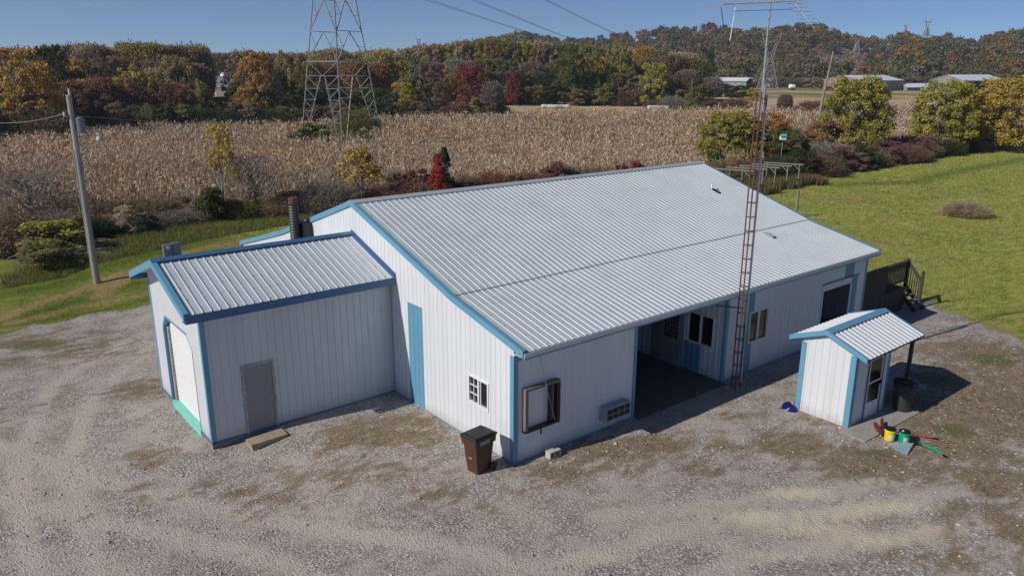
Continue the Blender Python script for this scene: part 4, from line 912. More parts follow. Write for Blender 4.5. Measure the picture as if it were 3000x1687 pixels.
def pylon_far(u, vb, vt, D, lab, wd=5.5):
    b = col(u, D); zb = ztop(b, vb); zt = ztop(b, vt); Hh = zt - zb; P = np.array([b[0], b[1], zb])
    t0 = thing('lattice_pylon', lab, 'pylon', tuple(P), 'far pylons on the valley line'); s = Hh / 100 * wd
    wz = .52 * Hh; g = max(.16, D * .00055)
    cor = lambda k, z: P + Z * z + R2 * (1 if k in (0, 1) else -1) * (s * (1 - z / wz) + .9) + F2 * (1 if k in (1, 2) else -1) * (s * (1 - z / wz) + .9)
    for k in range(4): MB().bar(cor(k, 0), cor(k, wz), g).build('leg', M['lattice'], t0)
    mb = MB()
    for k in range(4):
        zz_ = np.linspace(0, wz, 7)
        for i in range(6): mb.bar(cor(k, zz_[i]), cor((k + 1) % 4, zz_[i + 1]), g * .6); mb.bar(cor((k + 1) % 4, zz_[i]), cor(k, zz_[i + 1]), g * .6)
    mb.build('lattice', M['lattice'], t0)
    hw = s * 1.35
    for sg in (-1, 1):
        mb = MB(); a0 = P + Z * wz; el = P + Z * Hh * .80 + R2 * sg * hw * .8; mb.bar(a0 + R2 * sg * .9, el, g); mb.bar(a0 + R2 * sg * .2, el - R2 * sg * hw * .25 , g * .7)
        mb.bar(el, P + Z * Hh + R2 * sg * hw * 1.25, g * .9); mb.bar(el - R2 * sg * hw * .25, el + Z * Hh * .06, g * .6)
        for q in np.linspace(.2, .9, 4): mb.bar(a0 + (el - a0) * q, a0 + (el - R2 * sg * hw * .25 - a0) * min(1, q + .12), g * .5)
        mb.build('fork_arm', M['lattice'], t0)
    mb = MB(); mb.bar(P + Z * Hh * .83 - R2 * hw * 2.0, P + Z * Hh * .83 + R2 * hw * 2.0, g * .9); mb.bar(P + Z * Hh * .86 - R2 * hw, P + Z * Hh * .86 + R2 * hw, g * .7); mb.build('cross_arm', M['lattice'], t0)
pylon_far(1934, 222, 82, 330, 'nearest of the far forked pylons, seen behind the slim mast', 11)
pylon_far(2068, 200, 133, 520, 'forked pylon beside the far wooden pole at the foot of the hills', 11)
pylon_far(2148, 130, 93, 720, 'forked pylon in the cleared strip on the hillside', 11)
pylon_far(2317, 92, 49, 1000, 'forked pylon standing against the sky on the right ridge', 11)
pylon_far(2264, 86, 62, 1150, 'small distant pylon on the skyline left of the right ridge pylon', 9)
pylon_far(1055, 128, 95, 900, 'small distant pylon on the skyline right of the near pylon', 9)
for i, (ua, ub, vb, va, lab) in enumerate(((1107, 1305, 72, 0, 'lowest'), (1183, 1392, 82, 0, 'middle'), (1340, 1517, 75, 0, 'highest'))):
    sl_ = (vb - va) / (ub - ua); A3 = PC + R2 * (-4 + 5 * i) + Z * 0; A3 = A3 + Z * ztop(A3, va - (ua - 835) * sl_)
    B3 = col(ub + 45, 900); B3[2] = ztop(B3, vb + 45 * sl_)
    o = MB()
    for dz in (0, .5):
        o.tube([A3 + (B3 - A3) * t_ + Z * (dz - 2 * t_ * (1 - t_)) for t_ in np.linspace(0, 1, 14)], [.035 + .12 * t_ for t_ in np.linspace(0, 1, 14)], 5)
    o = o.build('power_line', M['wire']); tag(o, lab + ' of the three power lines sloping down to the hills', 'power line', 'power lines from the near pylon')

# ------------------------------------------------------------------ hills and their forest
SKY = [(-700, 190), (-200, 175), (500, 170), (900, 150), (960, 138), (1050, 122), (1150, 108), (1230, 93), (1330, 80), (1395, 93), (1440, 99), (1500, 93), (1560, 83), (1640, 70), (1700, 65), (1760, 58), (1840, 70), (1900, 74), (1960, 68), (2020, 58), (2060, 62), (2110, 83), (2160, 95), (2210, 93), (2270, 80), (2310, 97), (2350, 88), (2400, 90), (2450, 96), (2500, 80), (2576, 68), (2800, 60), (3300, 90)]
NB = 220; us = np.linspace(-900, 3400, NB); D0, D1 = 470., 860.
vs = np.interp(us, [q[0] for q in SKY], [q[1] for q in SKY]); TREEH = 11.0
crest = np.array([ztop(col(u, D1), v) for u, v in zip(us, vs)]) - TREEH
dirs = np.array([(col(u, 1.0) - CAMP)[:2] for u in us])
nd = 40; ts = np.linspace(0, 1.6, nd); Vh = []; 
def hz(i, t, c):                         # rounded spurs and gullies
    base = c * np.where(t < 1, t ** 1.15, 1 - (t - 1) * .8)
    sp = (vnoise(np.array(us[i] / 60.), np.array(t * 2.2), 1., 5) - .5) * 16 * np.sin(np.clip(t, 0, 1) * math.pi)
    return base + sp * min(1, max(c, 0) / 30)
HT = np.array([[float(hz(i, t, crest[i])) for t in ts] for i in range(NB)])
HT[:, 0] = -.5
P3 = np.zeros((NB, nd, 3))
for i in range(NB):
    Dd = D0 + (D1 - D0) * ts; P3[i, :, 0] = CAMP[0] + dirs[i, 0] * Dd; P3[i, :, 1] = CAMP[1] + dirs[i, 1] * Dd; P3[i, :, 2] = HT[i]
idh = np.arange(NB * nd).reshape(NB, nd)
mh = MB(); mh.v = [tuple(q) for q in P3.reshape(-1, 3)]; mh.f = [(int(idh[i, j]), int(idh[i + 1, j]), int(idh[i + 1, j + 1]), int(idh[i, j + 1])) for i in range(NB - 1) for j in range(nd - 1)]; mh.m = [0] * len(mh.f)
M['hill'] = paint('hill_soil', (.085, .07, .055), .95, .2, .02, c2=(.05, .045, .03))
o = mh.build('hills', M['hill'], smooth=True); o['kind'] = 'structure'
def hillz(u, D):
    i = np.clip((u + 900) / 4300 * (NB - 1), 0, NB - 1.001); j = np.clip((D - D0) / (D1 - D0) / 1.6 * (nd - 1), 0, nd - 1.001)
    i0 = i.astype(int); j0 = j.astype(int); a = i - i0; b = j - j0
    return HT[i0, j0] * (1 - a) * (1 - b) + HT[i0 + 1, j0] * a * (1 - b) + HT[i0, j0 + 1] * (1 - a) * b + HT[i0 + 1, j0 + 1] * a * b
def crown_pts(rg, n, lobes, rx, rz, size, hang=.0, inner=.25):
    """loose leaf quads spread over a cluster of lobes; unit-free"""
    k = rg.integers(0, len(lobes), n); c = lobes[k, :3]; r = lobes[k, 3]
    d = rg.normal(size=(n, 3)); d /= np.linalg.norm(d, axis=1)[:, None]; d[:, 2] = np.where(d[:, 2] < -.45, -d[:, 2] * .7, d[:, 2])
    rad = r * (1 - inner * rg.random(n) ** 1.6) * (1 + .10 * rg.normal(size=n))
    pos = c + d * rad[:, None]
    nrm = d + rg.normal(size=(n, 3)) * .75; nrm /= np.linalg.norm(nrm, axis=1)[:, None]
    a = np.cross(nrm, rg.normal(size=(n, 3))); a /= np.linalg.norm(a, axis=1)[:, None]; b = np.cross(nrm, a)
    s = size * rg.uniform(.6, 1.25, n)[:, None]
    return pos, np.stack([pos - a * s - b * s * .6, pos + a * s - b * s * .6, pos + a * s * .7 + b * s * .7, pos - a * s * .7 + b * s * .7], 1), d
rg = np.random.default_rng(12)
PAL = np.array([(.055, .062, .026), (.085, .075, .03), (.15, .095, .035), (.20, .12, .035), (.21, .10, .035), (.15, .07, .04), (.125, .085, .06), (.16, .125, .095), (.038, .052, .026), (.10, .105, .042)])
nT = 5200; tu = rg.uniform(-500, 3100, nT); tD = np.sqrt(rg.uniform((D0 - 8) ** 2, (D1 + 15) ** 2, nT)); keep = []
tz = hillz(tu, np.maximum(tD, D0))
clr = ((np.abs(tu - (2125 + (tD - 600) * .10)) < 46) & (tD > 520) & (tD < 775)) | ((tu < 930))
tu, tD, tz = tu[~clr], tD[~clr], tz[~clr]; nT = len(tu); Vs = []; Ts = []
pw_dry = np.array([.16, .15, .15, .09, .08, .04, .14, .07, .06, .06]); pw_green = np.array([.26, .17, .09, .06, .05, .03, .07, .03, .17, .07]); pw_pale = np.array([.05, .16, .04, .0, .0, .0, .07, .16, .02, .5])
lobesets = []
for q in range(10):
    nl = 7; th = rg.uniform(0, 6.28, nl); rr = rg.uniform(0, .33, nl); lobesets.append(np.stack([rr * np.cos(th), rr * np.sin(th), rg.uniform(.42, .86, nl), rg.uniform(.16, .27, nl)], 1))
for i in range(nT):
    hz_ = rg.uniform(8, 15) * (.75 if tD[i] < D0 + 20 else 1); wd = hz_ * rg.uniform(.75, 1.05); b = col(tu[i], tD[i]); nz = vnoise(np.array(tu[i] / 130.), np.array(tD[i] / 90.), 1., 77)
    pw = pw_pale if tD[i] < D0 + 28 else (pw_dry if nz > .45 else pw_green); c = PAL[rg.choice(10, p=pw / pw.sum())]
    nq = 270; pos, Q, d = crown_pts(rg, nq, lobesets[i % 10], 1, 1, .052, inner=.5)
    ca, sa_ = math.cos(i), math.sin(i); Rm = np.array([[ca, -sa_, 0], [sa_, ca, 0], [0, 0, 1]])
    Q = Q @ Rm.T * np.array([wd, wd, hz_]) + np.array([b[0], b[1], tz[i] - 1.5]); Vs.append(Q)
    Ts.append(1.75 * (c * .66 + np.array([.034, .031, .015]))[None] * rg.uniform(.8, 1.2, (nq, 1)) * rg.uniform(.88, 1.14))
M['tint'] = tintmat('mixed_autumn_leaves', .85, .3)
o = quads_mesh('hill_forest', np.concatenate(Vs), M['tint'], np.concatenate(Ts)); tag(o, 'mixed autumn forest covering the distant hills', 'forest', kind='stuff')
# pinkish scrub in the cleared strip
n_ = 12000; u_ = 2125 + rg.uniform(-50, 50, n_); D_ = rg.uniform(520, 790, n_); u_ = u_ + (D_ - 600) * .10; z_ = hillz(u_, D_); bs = np.array([col(a, b) for a, b in zip(u_, D_)]); bs[:, 2] = z_
pos = bs + rg.normal(size=(n_, 3)) * .4 + Z * .8; a_ = rg.normal(size=(n_, 3)); a_ /= np.linalg.norm(a_, axis=1)[:, None]; b_ = np.cross(a_, rg.normal(size=(n_, 3))); b_ /= np.linalg.norm(b_, axis=1)[:, None]
s_ = 1.1; o = quads_mesh('scrub', np.stack([pos - a_ * s_, pos - b_ * s_, pos + a_ * s_, pos + b_ * s_], 1), M['tint'], np.array([.32, .235, .205])[None] * rg.uniform(.6, 1.3, (n_, 1))); tag(o, 'dry pinkish scrub in the cleared strip up the hillside', 'scrub', kind='stuff')

# ------------------------------------------------------------------ corn
def make_corn():
    rg = np.random.default_rng(5); P = []
    for d0_, d1_, dens in ((38, 62, 5.2), (62, 90, 3.6), (90, 125, 1.9), (125, 170, 1.0), (170, 330, .26)):
        ulo, uhi = (-420, 3000); 
        az = np.arctan2(*(col(ulo, 1.0) - CAMP)[:2]), np.arctan2(*(col(uhi, 1.0) - CAMP)[:2])
        area = .5 * (d1_ ** 2 - d0_ ** 2) * (az[1] - az[0]); n = int(area * dens)
        a = rg.uniform(az[0], az[1], n); d = np.sqrt(rg.uniform(d0_ ** 2, d1_ ** 2, n))
        x = CAMP[0] + np.sin(a) * d; y = CAMP[1] + np.cos(a) * d
        # rows run along the valley, parallel to the near edge
        rd = np.array([.985, -.17]); rn = np.array([.17, .985]); q = x * rn[0] + y * rn[1]; s = x * rd[0] + y * rd[1]
        q = np.round(q / .76) * .76 + rg.normal(size=n) * .05; x = s * rd[0] + q * rn[0]; y = s * rd[1] + q * rn[1]
        ok = inpoly(x, y, CORN)
        hole = (np.hypot(x - PC[0] + 3, y - PC[1] + 4) < 7.5) | (np.hypot(x - PC[0] + 8, y - PC[1] + 9) < 5)
        ok &= ~hole & (rg.random(n) < .55 + .6 * fb(x, y, 7, 21))
        P.append(np.stack([x[ok], y[ok], d[ok]], 1))
    P = np.concatenate(P); n = len(P); Hc = rg.uniform(1.7, 2.35, n) * (.86 + .22 * vnoise(P[:, 0], P[:, 1], 9, 22)); cf = np.clip(P[:, 2] / 75, 1, 3.2)
    cr_ = P[:, 0] * .17 + P[:, 1] * .985; al_ = P[:, 0] * .985 - P[:, 1] * .17; shade = .62 + .5 * fb(al_ / 5 + 40, cr_, 3.5, 23) + .28 * fb(P[:, 0], P[:, 1], 14, 25)
    warm = fb(P[:, 0], P[:, 1], 10, 24)
    Vs, Ts = [], []
    base = np.stack([P[:, 0], P[:, 1], np.zeros(n)], 1)
    lean = rg.normal(size=(n, 2)) * .09
    def add(a, b, w, tint):               # ribbon quads a->b with sideways half width w
        d = b - a; s = np.cross(d, np.array([0, 0, 1.]) + rg.normal(size=d.shape) * .6); s /= np.linalg.norm(s, axis=1)[:, None] + 1e-9; s *= w[:, None]
        Vs.append(np.stack([a - s, a + s, b + s * .55, b - s * .55], 1)); Ts.append(tint)
    tan = np.array([.56, .42, .28]); pale = np.array([.76, .64, .48]); brn = np.array([.34, .215, .14])
    def tints(k=1.0):
        r = rg.random((n, 1)); w_ = warm[:, None]
        c = np.where(r < .3, brn, np.where(r < .75, tan, pale)) * (1 + (w_ - .5) * np.array([.15, -.05, -.3])); return c * shade[:, None] * rg.uniform(.75, 1.2, (n, 1)) * k
    top = base + np.concatenate([lean * Hc[:, None], Hc[:, None]], 1)
    add(base, top, .013 * cf, tints(.8))
    tas = top + np.stack([rg.normal(size=n) * .12, rg.normal(size=n) * .12, rg.uniform(.15, .35, n)], 1); add(top, tas, .02 * cf, tints(.9))
    for k in range(7):
        f = rg.uniform(.3, .98, n); a = base + (top - base) * f[:, None]; th = rg.uniform(0, 2 * math.pi, n); ln = rg.uniform(.22, .46, n) * np.sqrt(cf)
        mid = a + np.stack([np.cos(th) * ln * .7, np.sin(th) * ln * .7, rg.uniform(-.02, .28, n) * ln * 1.5], 1)
        end = mid + np.stack([np.cos(th) * ln * .35, np.sin(th) * ln * .35, -rg.uniform(.4, 1.1, n) * ln], 1)
        t_ = tints(); w_ = rg.uniform(.02, .036, n) * cf; add(a, mid, w_, t_); add(mid, end, w_, t_ * .95)
    o = quads_mesh('corn', np.concatenate(Vs), M['corn'], np.concatenate(Ts)); tag(o, 'field of tall dry standing corn behind the building', 'corn field', kind='stuff')
    return n
M['corn'] = tintmat('dry_corn', .8, .2)
make_corn()
# ------------------------------------------------------------------ trees and bushes
FO = {
 'scarlet': foliage('leaf_scarlet', (.12, .02, .012), (.26, .04, .022), (.3, .08, .03)),
 'yellowgreen': foliage('leaf_yellow_green', (.055, .066, .009), (.21, .185, .024), (.33, .24, .028)),
 'yellow': foliage('leaf_yellow', (.10, .085, .012), (.26, .185, .02), (.32, .22, .03)),
 'paleyellow': foliage('leaf_pale_yellow', (.09, .075, .022), (.205, .165, .05), (.27, .215, .08)),
 'gold': foliage('leaf_gold_brown', (.10, .06, .015), (.26, .15, .02), (.42, .26, .02)),
 'orange': foliage('leaf_orange', (.22, .08, .015), (.42, .17, .02), (.5, .24, .03)),
 'orangebrown': foliage('leaf_orange_brown', (.09, .05, .018), (.24, .12, .025), (.3, .16, .03)),
 'red': foliage('leaf_red', (.08, .028, .02), (.15, .038, .03), (.18, .06, .04)),
 'maroon': foliage('leaf_maroon', (.055, .03, .024), (.12, .06, .045), (.17, .09, .06)),
 'rust': foliage('leaf_rust', (.07, .04, .022), (.17, .085, .04), (.24, .12, .05)),
 'brown': foliage('leaf_brown', (.05, .036, .024), (.13, .09, .055), (.19, .14, .09)),
 'tan': foliage('leaf_tan', (.10, .075, .05), (.22, .17, .10), (.28, .23, .12)),
 'olive': foliage('leaf_olive', (.045, .045, .018), (.12, .11, .035), (.18, .15, .05)),
 'green': foliage('leaf_green', (.022, .032, .008), (.065, .078, .016), (.14, .125, .02)),
 'dark': foliage('leaf_dark_green', (.012, .02, .010), (.035, .045, .02), (.06, .065, .03)),
 'palegreen': foliage('leaf_pale_green', (.055, .058, .03), (.115, .118, .058), (.16, .15, .08)),
 'grey': foliage('leaf_grey_brown', (.07, .06, .05), (.15, .13, .11), (.2, .18, .15)),
}
SHAPES = {}
def crown_mesh(kind, seed, leaf):
    key = (kind, seed, leaf)
    if key in SHAPES: return SHAPES[key]
    rg = np.random.default_rng(seed * 13 + 5)
    near = leaf < .02; lf = .0122 if near else .0125
    if kind == 'broad':
        nl = 190 if near else 95; th = rg.uniform(0, 6.28, nl); h = rg.uniform(.05 if near else .12, .93, nl); env = .45 * np.sqrt(np.clip(1 - ((h - .45) / .55) ** 2, .05, 1)); rr = env * rg.random(nl) ** (.4 if near else .5)
        lobes = np.stack([rr * np.cos(th), rr * np.sin(th), h, rg.uniform(.05, .105, nl)], 1); _, Q, _ = crown_pts(rg, 30000 if near else 12000, lobes, 1, 1, lf * (.9 if near else 1), inner=.8)
    elif kind == 'tall':
        nl = 50; th = rg.uniform(0, 6.28, nl); h = rg.uniform(.10, .94, nl); rr = (.36 * (1.05 - h) + .06) * rg.random(nl) ** .5
        lobes = np.stack([rr * np.cos(th), rr * np.sin(th), h, rg.uniform(.045, .10, nl)], 1); _, Q, _ = crown_pts(rg, 6500, lobes, 1, 1, lf, inner=.7)
    elif kind == 'cone':
        nl = 34; h = rg.uniform(.04, .92, nl); th = rg.uniform(0, 6.28, nl); rr = .40 * (1 - h) * rg.uniform(.4, 1, nl)
        lobes = np.stack([rr * np.cos(th), rr * np.sin(th), h, .05 + .09 * (1 - h)], 1); _, Q, _ = crown_pts(rg, 8000, lobes, 1, 1, leaf * .6, inner=.5)
    elif kind == 'bush':
        nl = 30; th = rg.uniform(0, 6.28, nl); h = rg.uniform(.08, .86, nl); rr = .42 * np.sqrt(rg.random(nl)) * np.sqrt(np.clip(1.05 - h, .1, 1))
        lobes = np.stack([rr * np.cos(th), rr * np.sin(th), h, rg.uniform(.07, .15, nl)], 1); _, Q, _ = crown_pts(rg, 7000, lobes, 1, 1, leaf * .7, inner=.8)
    elif kind == 'sapling':              # open limbs with a scatter of leaves left, mostly high up
        nl = 22; th = rg.uniform(0, 6.28, nl); h = .45 + .5 * rg.random(nl); rr = .30 * np.sqrt(rg.random(nl)) * np.sqrt(np.clip(1.1 - h, .05, 1)) * 1.4
        lobes = np.stack([rr * np.cos(th), rr * np.sin(th), h, rg.uniform(.08, .16, nl)], 1); _, Q, _ = crown_pts(rg, 1100, lobes, 1, 1, leaf, inner=.9)
    else:                                # brush / bare: thin upward twigs with a few leaves
        n = 4200 if kind == 'brush' else (1500 if leaf < .024 else 7000); th = rg.uniform(0, 6.28, n)
        if kind == 'brush':
            r0 = .42 * np.sqrt(rg.random(n)); z0 = rg.uniform(0, .72, n) * (1 - .6 * (r0 / .42) ** 2); ln = rg.uniform(.08, .28, n)
        else:
            z0 = rg.uniform(.28, .93, n); env = .42 * np.sqrt(np.clip(1 - ((z0 - .58) / .42) ** 2, .02, 1)); r0 = env * rg.random(n) ** .6; ln = rg.uniform(.04, .09, n)
        p = np.stack([r0 * np.cos(th), r0 * np.sin(th), z0], 1); d = np.stack([np.cos(th) * .55, np.sin(th) * .55, np.full(n, .8)], 1) + rg.normal(size=(n, 3)) * .45; d /= np.linalg.norm(d, axis=1)[:, None]
        s = np.cross(d, rg.normal(size=(n, 3))); s /= np.linalg.norm(s, axis=1)[:, None]; w_ = rg.uniform(.25, .6, n)[:, None] * leaf * (.6 if kind == 'bare' and leaf < .024 else .45); e = p + d * ln[:, None]
        Q = np.stack([p - s * w_, p + s * w_, e + s * w_ * .4, e - s * w_ * .4], 1)
        m2 = n // 2 if kind == 'brush' else (n // 3 if leaf < .024 else n); c = e[:m2] + rg.normal(size=(m2, 3)) * .02; a = rg.normal(size=(m2, 3)); a /= np.linalg.norm(a, axis=1)[:, None]; b = np.cross(a, rg.normal(size=(m2, 3))); b /= np.linalg.norm(b, axis=1)[:, None]; sz = leaf * .6
        Q = np.concatenate([Q, np.stack([c - a * sz, c - b * sz, c + a * sz, c + b * sz], 1)])
    t = rg.random((len(Q), 1)); me = quads_mesh('crown_' + kind, Q, FO['brown'], np.repeat(t, 3, 1), link=False)
    SHAPES[key] = me; return me
def trunk_mesh(kind, seed):
    key = ('trunk', kind, seed)
    if key in SHAPES: return SHAPES[key]
    rg = random.Random(seed); mb = MB()
    if kind in ('bush', 'brush'):
        for i in range(9):
            a = rg.uniform(0, 6.28); r = rg.uniform(.05, .3); mb.tube([(r * .2 * math.cos(a), r * .2 * math.sin(a), 0), (r * math.cos(a), r * math.sin(a), rg.uniform(.4, .75))], [.012, .005], 5)
    else:
        x = y = 0; pts = [(0, 0, -.02)]
        for k in range(1, 6): x += rg.uniform(-.015, .015); y += rg.uniform(-.015, .015); pts.append((x, y, .17 * k))
        mb.tube(pts, [.026, .021, .018, .014, .009, .004], 8)
        for i in range(13):
            h = rg.uniform(.22, .75); a = i * 2.4 + rg.uniform(-.4, .4); l_ = (.36 if kind != 'cone' else .2) * (1.1 - h * .7) * rg.uniform(.7, 1.1); k = min(4, int(h / .17)); p = np.array(pts[k]) + (np.array(pts[k + 1]) - np.array(pts[k])) * (h / .17 - k)
            q = p + np.array([math.cos(a) * l_ * .5, math.sin(a) * l_ * .5, l_ * .55]); e = q + np.array([math.cos(a + .3) * l_ * .5, math.sin(a + .3) * l_ * .5, l_ * .6]); mb.tube([p, q, e], [.0095, .006, .0025], 5)
            for s_ in (-1, 1): e2 = q + np.array([math.cos(a + s_ * .8) * l_ * .35, math.sin(a + s_ * .8) * l_ * .35, l_ * .35]); mb.tube([q, e2], [.004, .0015], 4)
    o = mb.build('t', M['twig']); me = o.data; bpy.data.objects.remove(o); SHAPES[key] = me; return me
NAMES = {'broad': 'broadleaf_tree', 'tall': 'broadleaf_tree', 'cone': 'cedar_tree', 'bush': 'bush', 'brush': 'thicket_bush', 'bare': 'bare_tree', 'sapling': 'young_tree'}
cnt = [0]
def tree(kind, P, h, wd, colr, label, group=None, leaf=.028, bark='twig', cat=None, z=0., seed=None):
    cnt[0] += 1; sd_ = seed if seed is not None else cnt[0] % 5
    root = thing(NAMES[kind], label, cat or ('bush' if kind in ('bush', 'brush') else 'tree'), (float(P[0]), float(P[1]), z), group)
    root.scale = (wd, wd, h); root.rotation_euler = (0, 0, (cnt[0] * 2.399) % 6.283)
    def part(nm, me, mat):
        o = bpy.data.objects.new(nm, me); COL.objects.link(o); o.parent = root
        o.material_slots[0].link = 'OBJECT'; o.material_slots[0].material = mat; return o
    part('crown', crown_mesh(kind, sd_, leaf), FO[colr]); part('branches' if kind in ('bush', 'brush') else 'trunk', trunk_mesh(kind, sd_ % 3), M[bark])
    return root
def edgeD(u): return float(np.interp(u, (-400, 0, 300, 700, 950, 1250), (122, 128, 138, 141, 150, 158)))
def T(u, D, vt, wd, colr, label, kind='broad', group=None, leaf=.028, base=0., **k):
    if u < 1800 and 124 <= D <= 270 and colr != 'red': wd *= .76
    if u < 1300 and 124 <= D <= 215: D += edgeD(u) - 127
    P = col(u, D); h = ztop(P, vt) - base; return tree(kind, P, h, wd, colr, label, group, leaf, z=base, **k)

# --- trees of the wood beyond the corn that one can tell apart
T(20, 128, 116, 17, 'gold', 'big gold-brown tree filling the left edge of the wood')
T(140, 150, 106, 11, 'dark', 'round dark green tree rising on the skyline near the left edge')
T(85, 134, 165, 10, 'gold', 'lower gold-brown tree just right of the big one at the left edge', leaf=.03)
T(258, 150, 108, 10, 'brown', 'tall brown thinning tree above the maroon trees')
T(335, 138, 157, 10, 'yellow', 'bright yellow tree standing out in the left wood')
T(443, 142, 140, 11, 'paleyellow', 'pale yellow-green tree between the yellow tree and the grey barn')
T(385, 146, 165, 8, 'tan', 'small tan tree between the bright yellow and the pale yellow tree')
T(250, 132, 190, 11, 'maroon', 'dull red tree in front of the wood, straight above the weathered pole')
T(185, 136, 200, 9, 'maroon', 'dark red low tree in front of the wood, left of the weathered pole')
T(330, 130, 205, 10, 'maroon', 'dull maroon tree below the bright yellow tree')
T(430, 132, 210, 10, 'maroon', 'maroon-brown tree below the pale yellow tree')
T(497, 134, 195, 5, 'yellowgreen', 'narrow yellow-green tree left of the grey barn', 'tall')
T(645, 138, 125, 11.5, 'orangebrown', 'large orange-brown oak right of the grey barn')
T(616, 130, 215, 7, 'orangebrown', 'low orange-brown tree right below the grey barn')
T(720, 168, 124, 12, 'paleyellow', 'pale golden tree just left of the near pylon')
T(672, 150, 165, 7, 'grey', 'grey leafless tree between the oak and the near pylon', 'bare', bark='barkpale')
T(842, 175, 118, 10, 'paleyellow', 'rounded pale golden tree showing through the near pylon')
T(885, 160, 138, 13, 'dark', 'wide dark olive tree behind the right legs of the near pylon')
T(945, 172, 129, 9, 'dark', 'dark green tree on the skyline right of the near pylon')
T(1040, 165, 132, 14, 'olive', 'dark olive rounded tree right of the pylon, in the centre wood')
T(1095, 162, 160, 13, 'brown', 'dark brown tree left of the orange tree', leaf=.03)
T(1117, 168, 162, 5, 'orange', 'small bright orange tree beside the crimson tree')
T(1188, 150, 160, 10.5, 'red', 'crimson tree at the corner of the wood')
T(1235, 147, 205, 8, 'grey', 'grey leafless tree in front of the crimson tree', 'bare', bark='barkpale')
T(1290, 185, 168, 5, 'red', 'slim dull red tree right of the crimson tree')
T(1195, 141, 240, 6, 'yellowgreen', 'low yellow-green bush at the foot of the crimson tree', 'bush')
T(1010, 150, 205, 9, 'yellow', 'low yellow tree at the wood edge right of the pylon')
T(1250, 141, 250, 6, 'dark', 'dark bush at the right end of the corn edge wood', 'bush')
T(1430, 225, 108, 15, 'green', 'tall green tree in the middle of the centre wood')
T(1555, 235, 101, 14, 'yellowgreen', 'tall yellow-green tree right of the tall green one')
T(1490, 230, 130, 11, 'olive', 'olive tree between the two tallest trees of the centre wood')
T(1645, 222, 155, 13, 'yellowgreen', 'yellow-green tree at the right part of the centre wood')
T(1690, 240, 135, 12, 'brown', 'brown thinning tree left of the dark cedar')
T(1783, 300, 112, 9, 'dark', 'narrow dark cedar standing at the right end of the centre wood', 'tall')
T(1730, 238, 175, 11, 'grey', 'grey bare tree below the dark cedar', 'bare', bark='barkpale')
T(1790, 240, 195, 12, 'grey', 'broad grey bare tree left of the first long barn', 'bare', bark='barkpale')
T(1745, 205, 195, 7, 'olive', 'dark upright cedar on the mown field', 'cone')
T(1697, 208, 232, 9, 'grey', 'grey brush left of the upright cedar on the mown field', 'brush')
T(1655, 210, 245, 8, 'brown', 'low brown brush at the left of the mown-field clump', 'brush')
T(1835, 300, 208, 12, 'dark', 'dark round bush in front of the first long barn', 'bush')
T(1870, 290, 212, 10, 'dark', 'smaller dark bush right of the round bush by the first barn', 'bush')
T(1900, 270, 218, 7, 'yellow', 'small yellow shrub in front of the first barn doorway', 'bush')
T(1860, 215, 240, 8, 'maroon', 'maroon brush behind the slim mast', 'brush')
T(1800, 212, 248, 6, 'maroon', 'small maroon brush left of the maroon brush behind the mast', 'brush')
T(2055, 190, 244, 8, 'maroon', 'maroon brush at the foot of the far pole', 'brush')
T(1983, 190, 238, 4, 'brown', 'small bare sapling on the mown field between the masts', 'bare')

# --- the rest of the wood, row behind row
rr = random.Random(4)
def row(u0, u1, D, step, vt, jit, wd, cols, seg, kinds=('broad',), leaf=.028, base=0):
    u = u0
    while u < u1:
        c = rr.choice(cols); kd = rr.choice(kinds); uu = u + rr.uniform(-.3, .3) * step; v_ = (float(np.interp(uu, [q[0] for q in vt], [q[1] for q in vt])) if isinstance(vt, list) else vt) + rr.uniform(-jit, jit)
        if (503 < uu < 590 or 690 < uu < 730) and D < 200 and vt is not None: v_ = max(v_, 244)
        nm = {'olive': 'olive', 'brown': 'brown', 'tan': 'tan', 'rust': 'rust-brown', 'grey': 'grey-brown', 'dark': 'dark green', 'gold': 'gold-brown', 'maroon': 'maroon', 'green': 'green', 'palegreen': 'pale green', 'yellowgreen': 'yellow-green', 'orangebrown': 'orange-brown', 'paleyellow': 'pale yellow', 'orange': 'orange', 'yellow': 'yellow', 'red': 'red'}[c]
        what = {'broad': 'tree', 'tall': 'tree', 'bush': 'bush', 'brush': 'thicket', 'bare': 'bare tree', 'cone': 'cedar'}[kd]
        T(uu, D + rr.uniform(-3, 3), v_, wd * rr.uniform(.85, 1.2), c, f'{nm} {what} {seg}', kd, seg, leaf, base)
        u += step
SK1 = [(-400, 118), (0, 120), (60, 124), (200, 115), (375, 108), (450, 112), (520, 118), (590, 128), (640, 130), (720, 126), (800, 130), (850, 126), (900, 138), (945, 132), (980, 128)]
row(-60, 975, 172, 28, SK1, 5, 12, ['tan', 'brown', 'olive', 'tan', 'paleyellow', 'rust', 'tan', 'tan'], 'on the skyline of the left wood', ('bare', 'broad', 'bare'))
row(470, 790, 350, 22, [(470, 130), (590, 136), (700, 134), (800, 138)], 4, 15, ['tan', 'brown', 'olive', 'rust'], 'behind the far farm buildings', ('broad', 'bare'))
row(470, 790, 335, 24, 178, 6, 14, ['brown', 'olive', 'rust', 'grey'], 'low behind the far farm buildings', ('broad',))
row(-60, 560, 158, 36, 150, 9, 11, ['brown', 'rust', 'olive', 'gold', 'tan', 'brown'], 'in the middle of the left wood', ('bare', 'broad'))
row(590, 975, 158, 36, 158, 9, 11, ['brown', 'rust', 'olive', 'tan', 'grey'], 'in the wood behind the near pylon', ('bare', 'broad'))
row(-60, 540, 140, 40, 205, 12, 10, ['maroon', 'brown', 'rust', 'brown', 'olive', 'gold'], 'in front of the left wood', ('broad', 'bare', 'broad'))
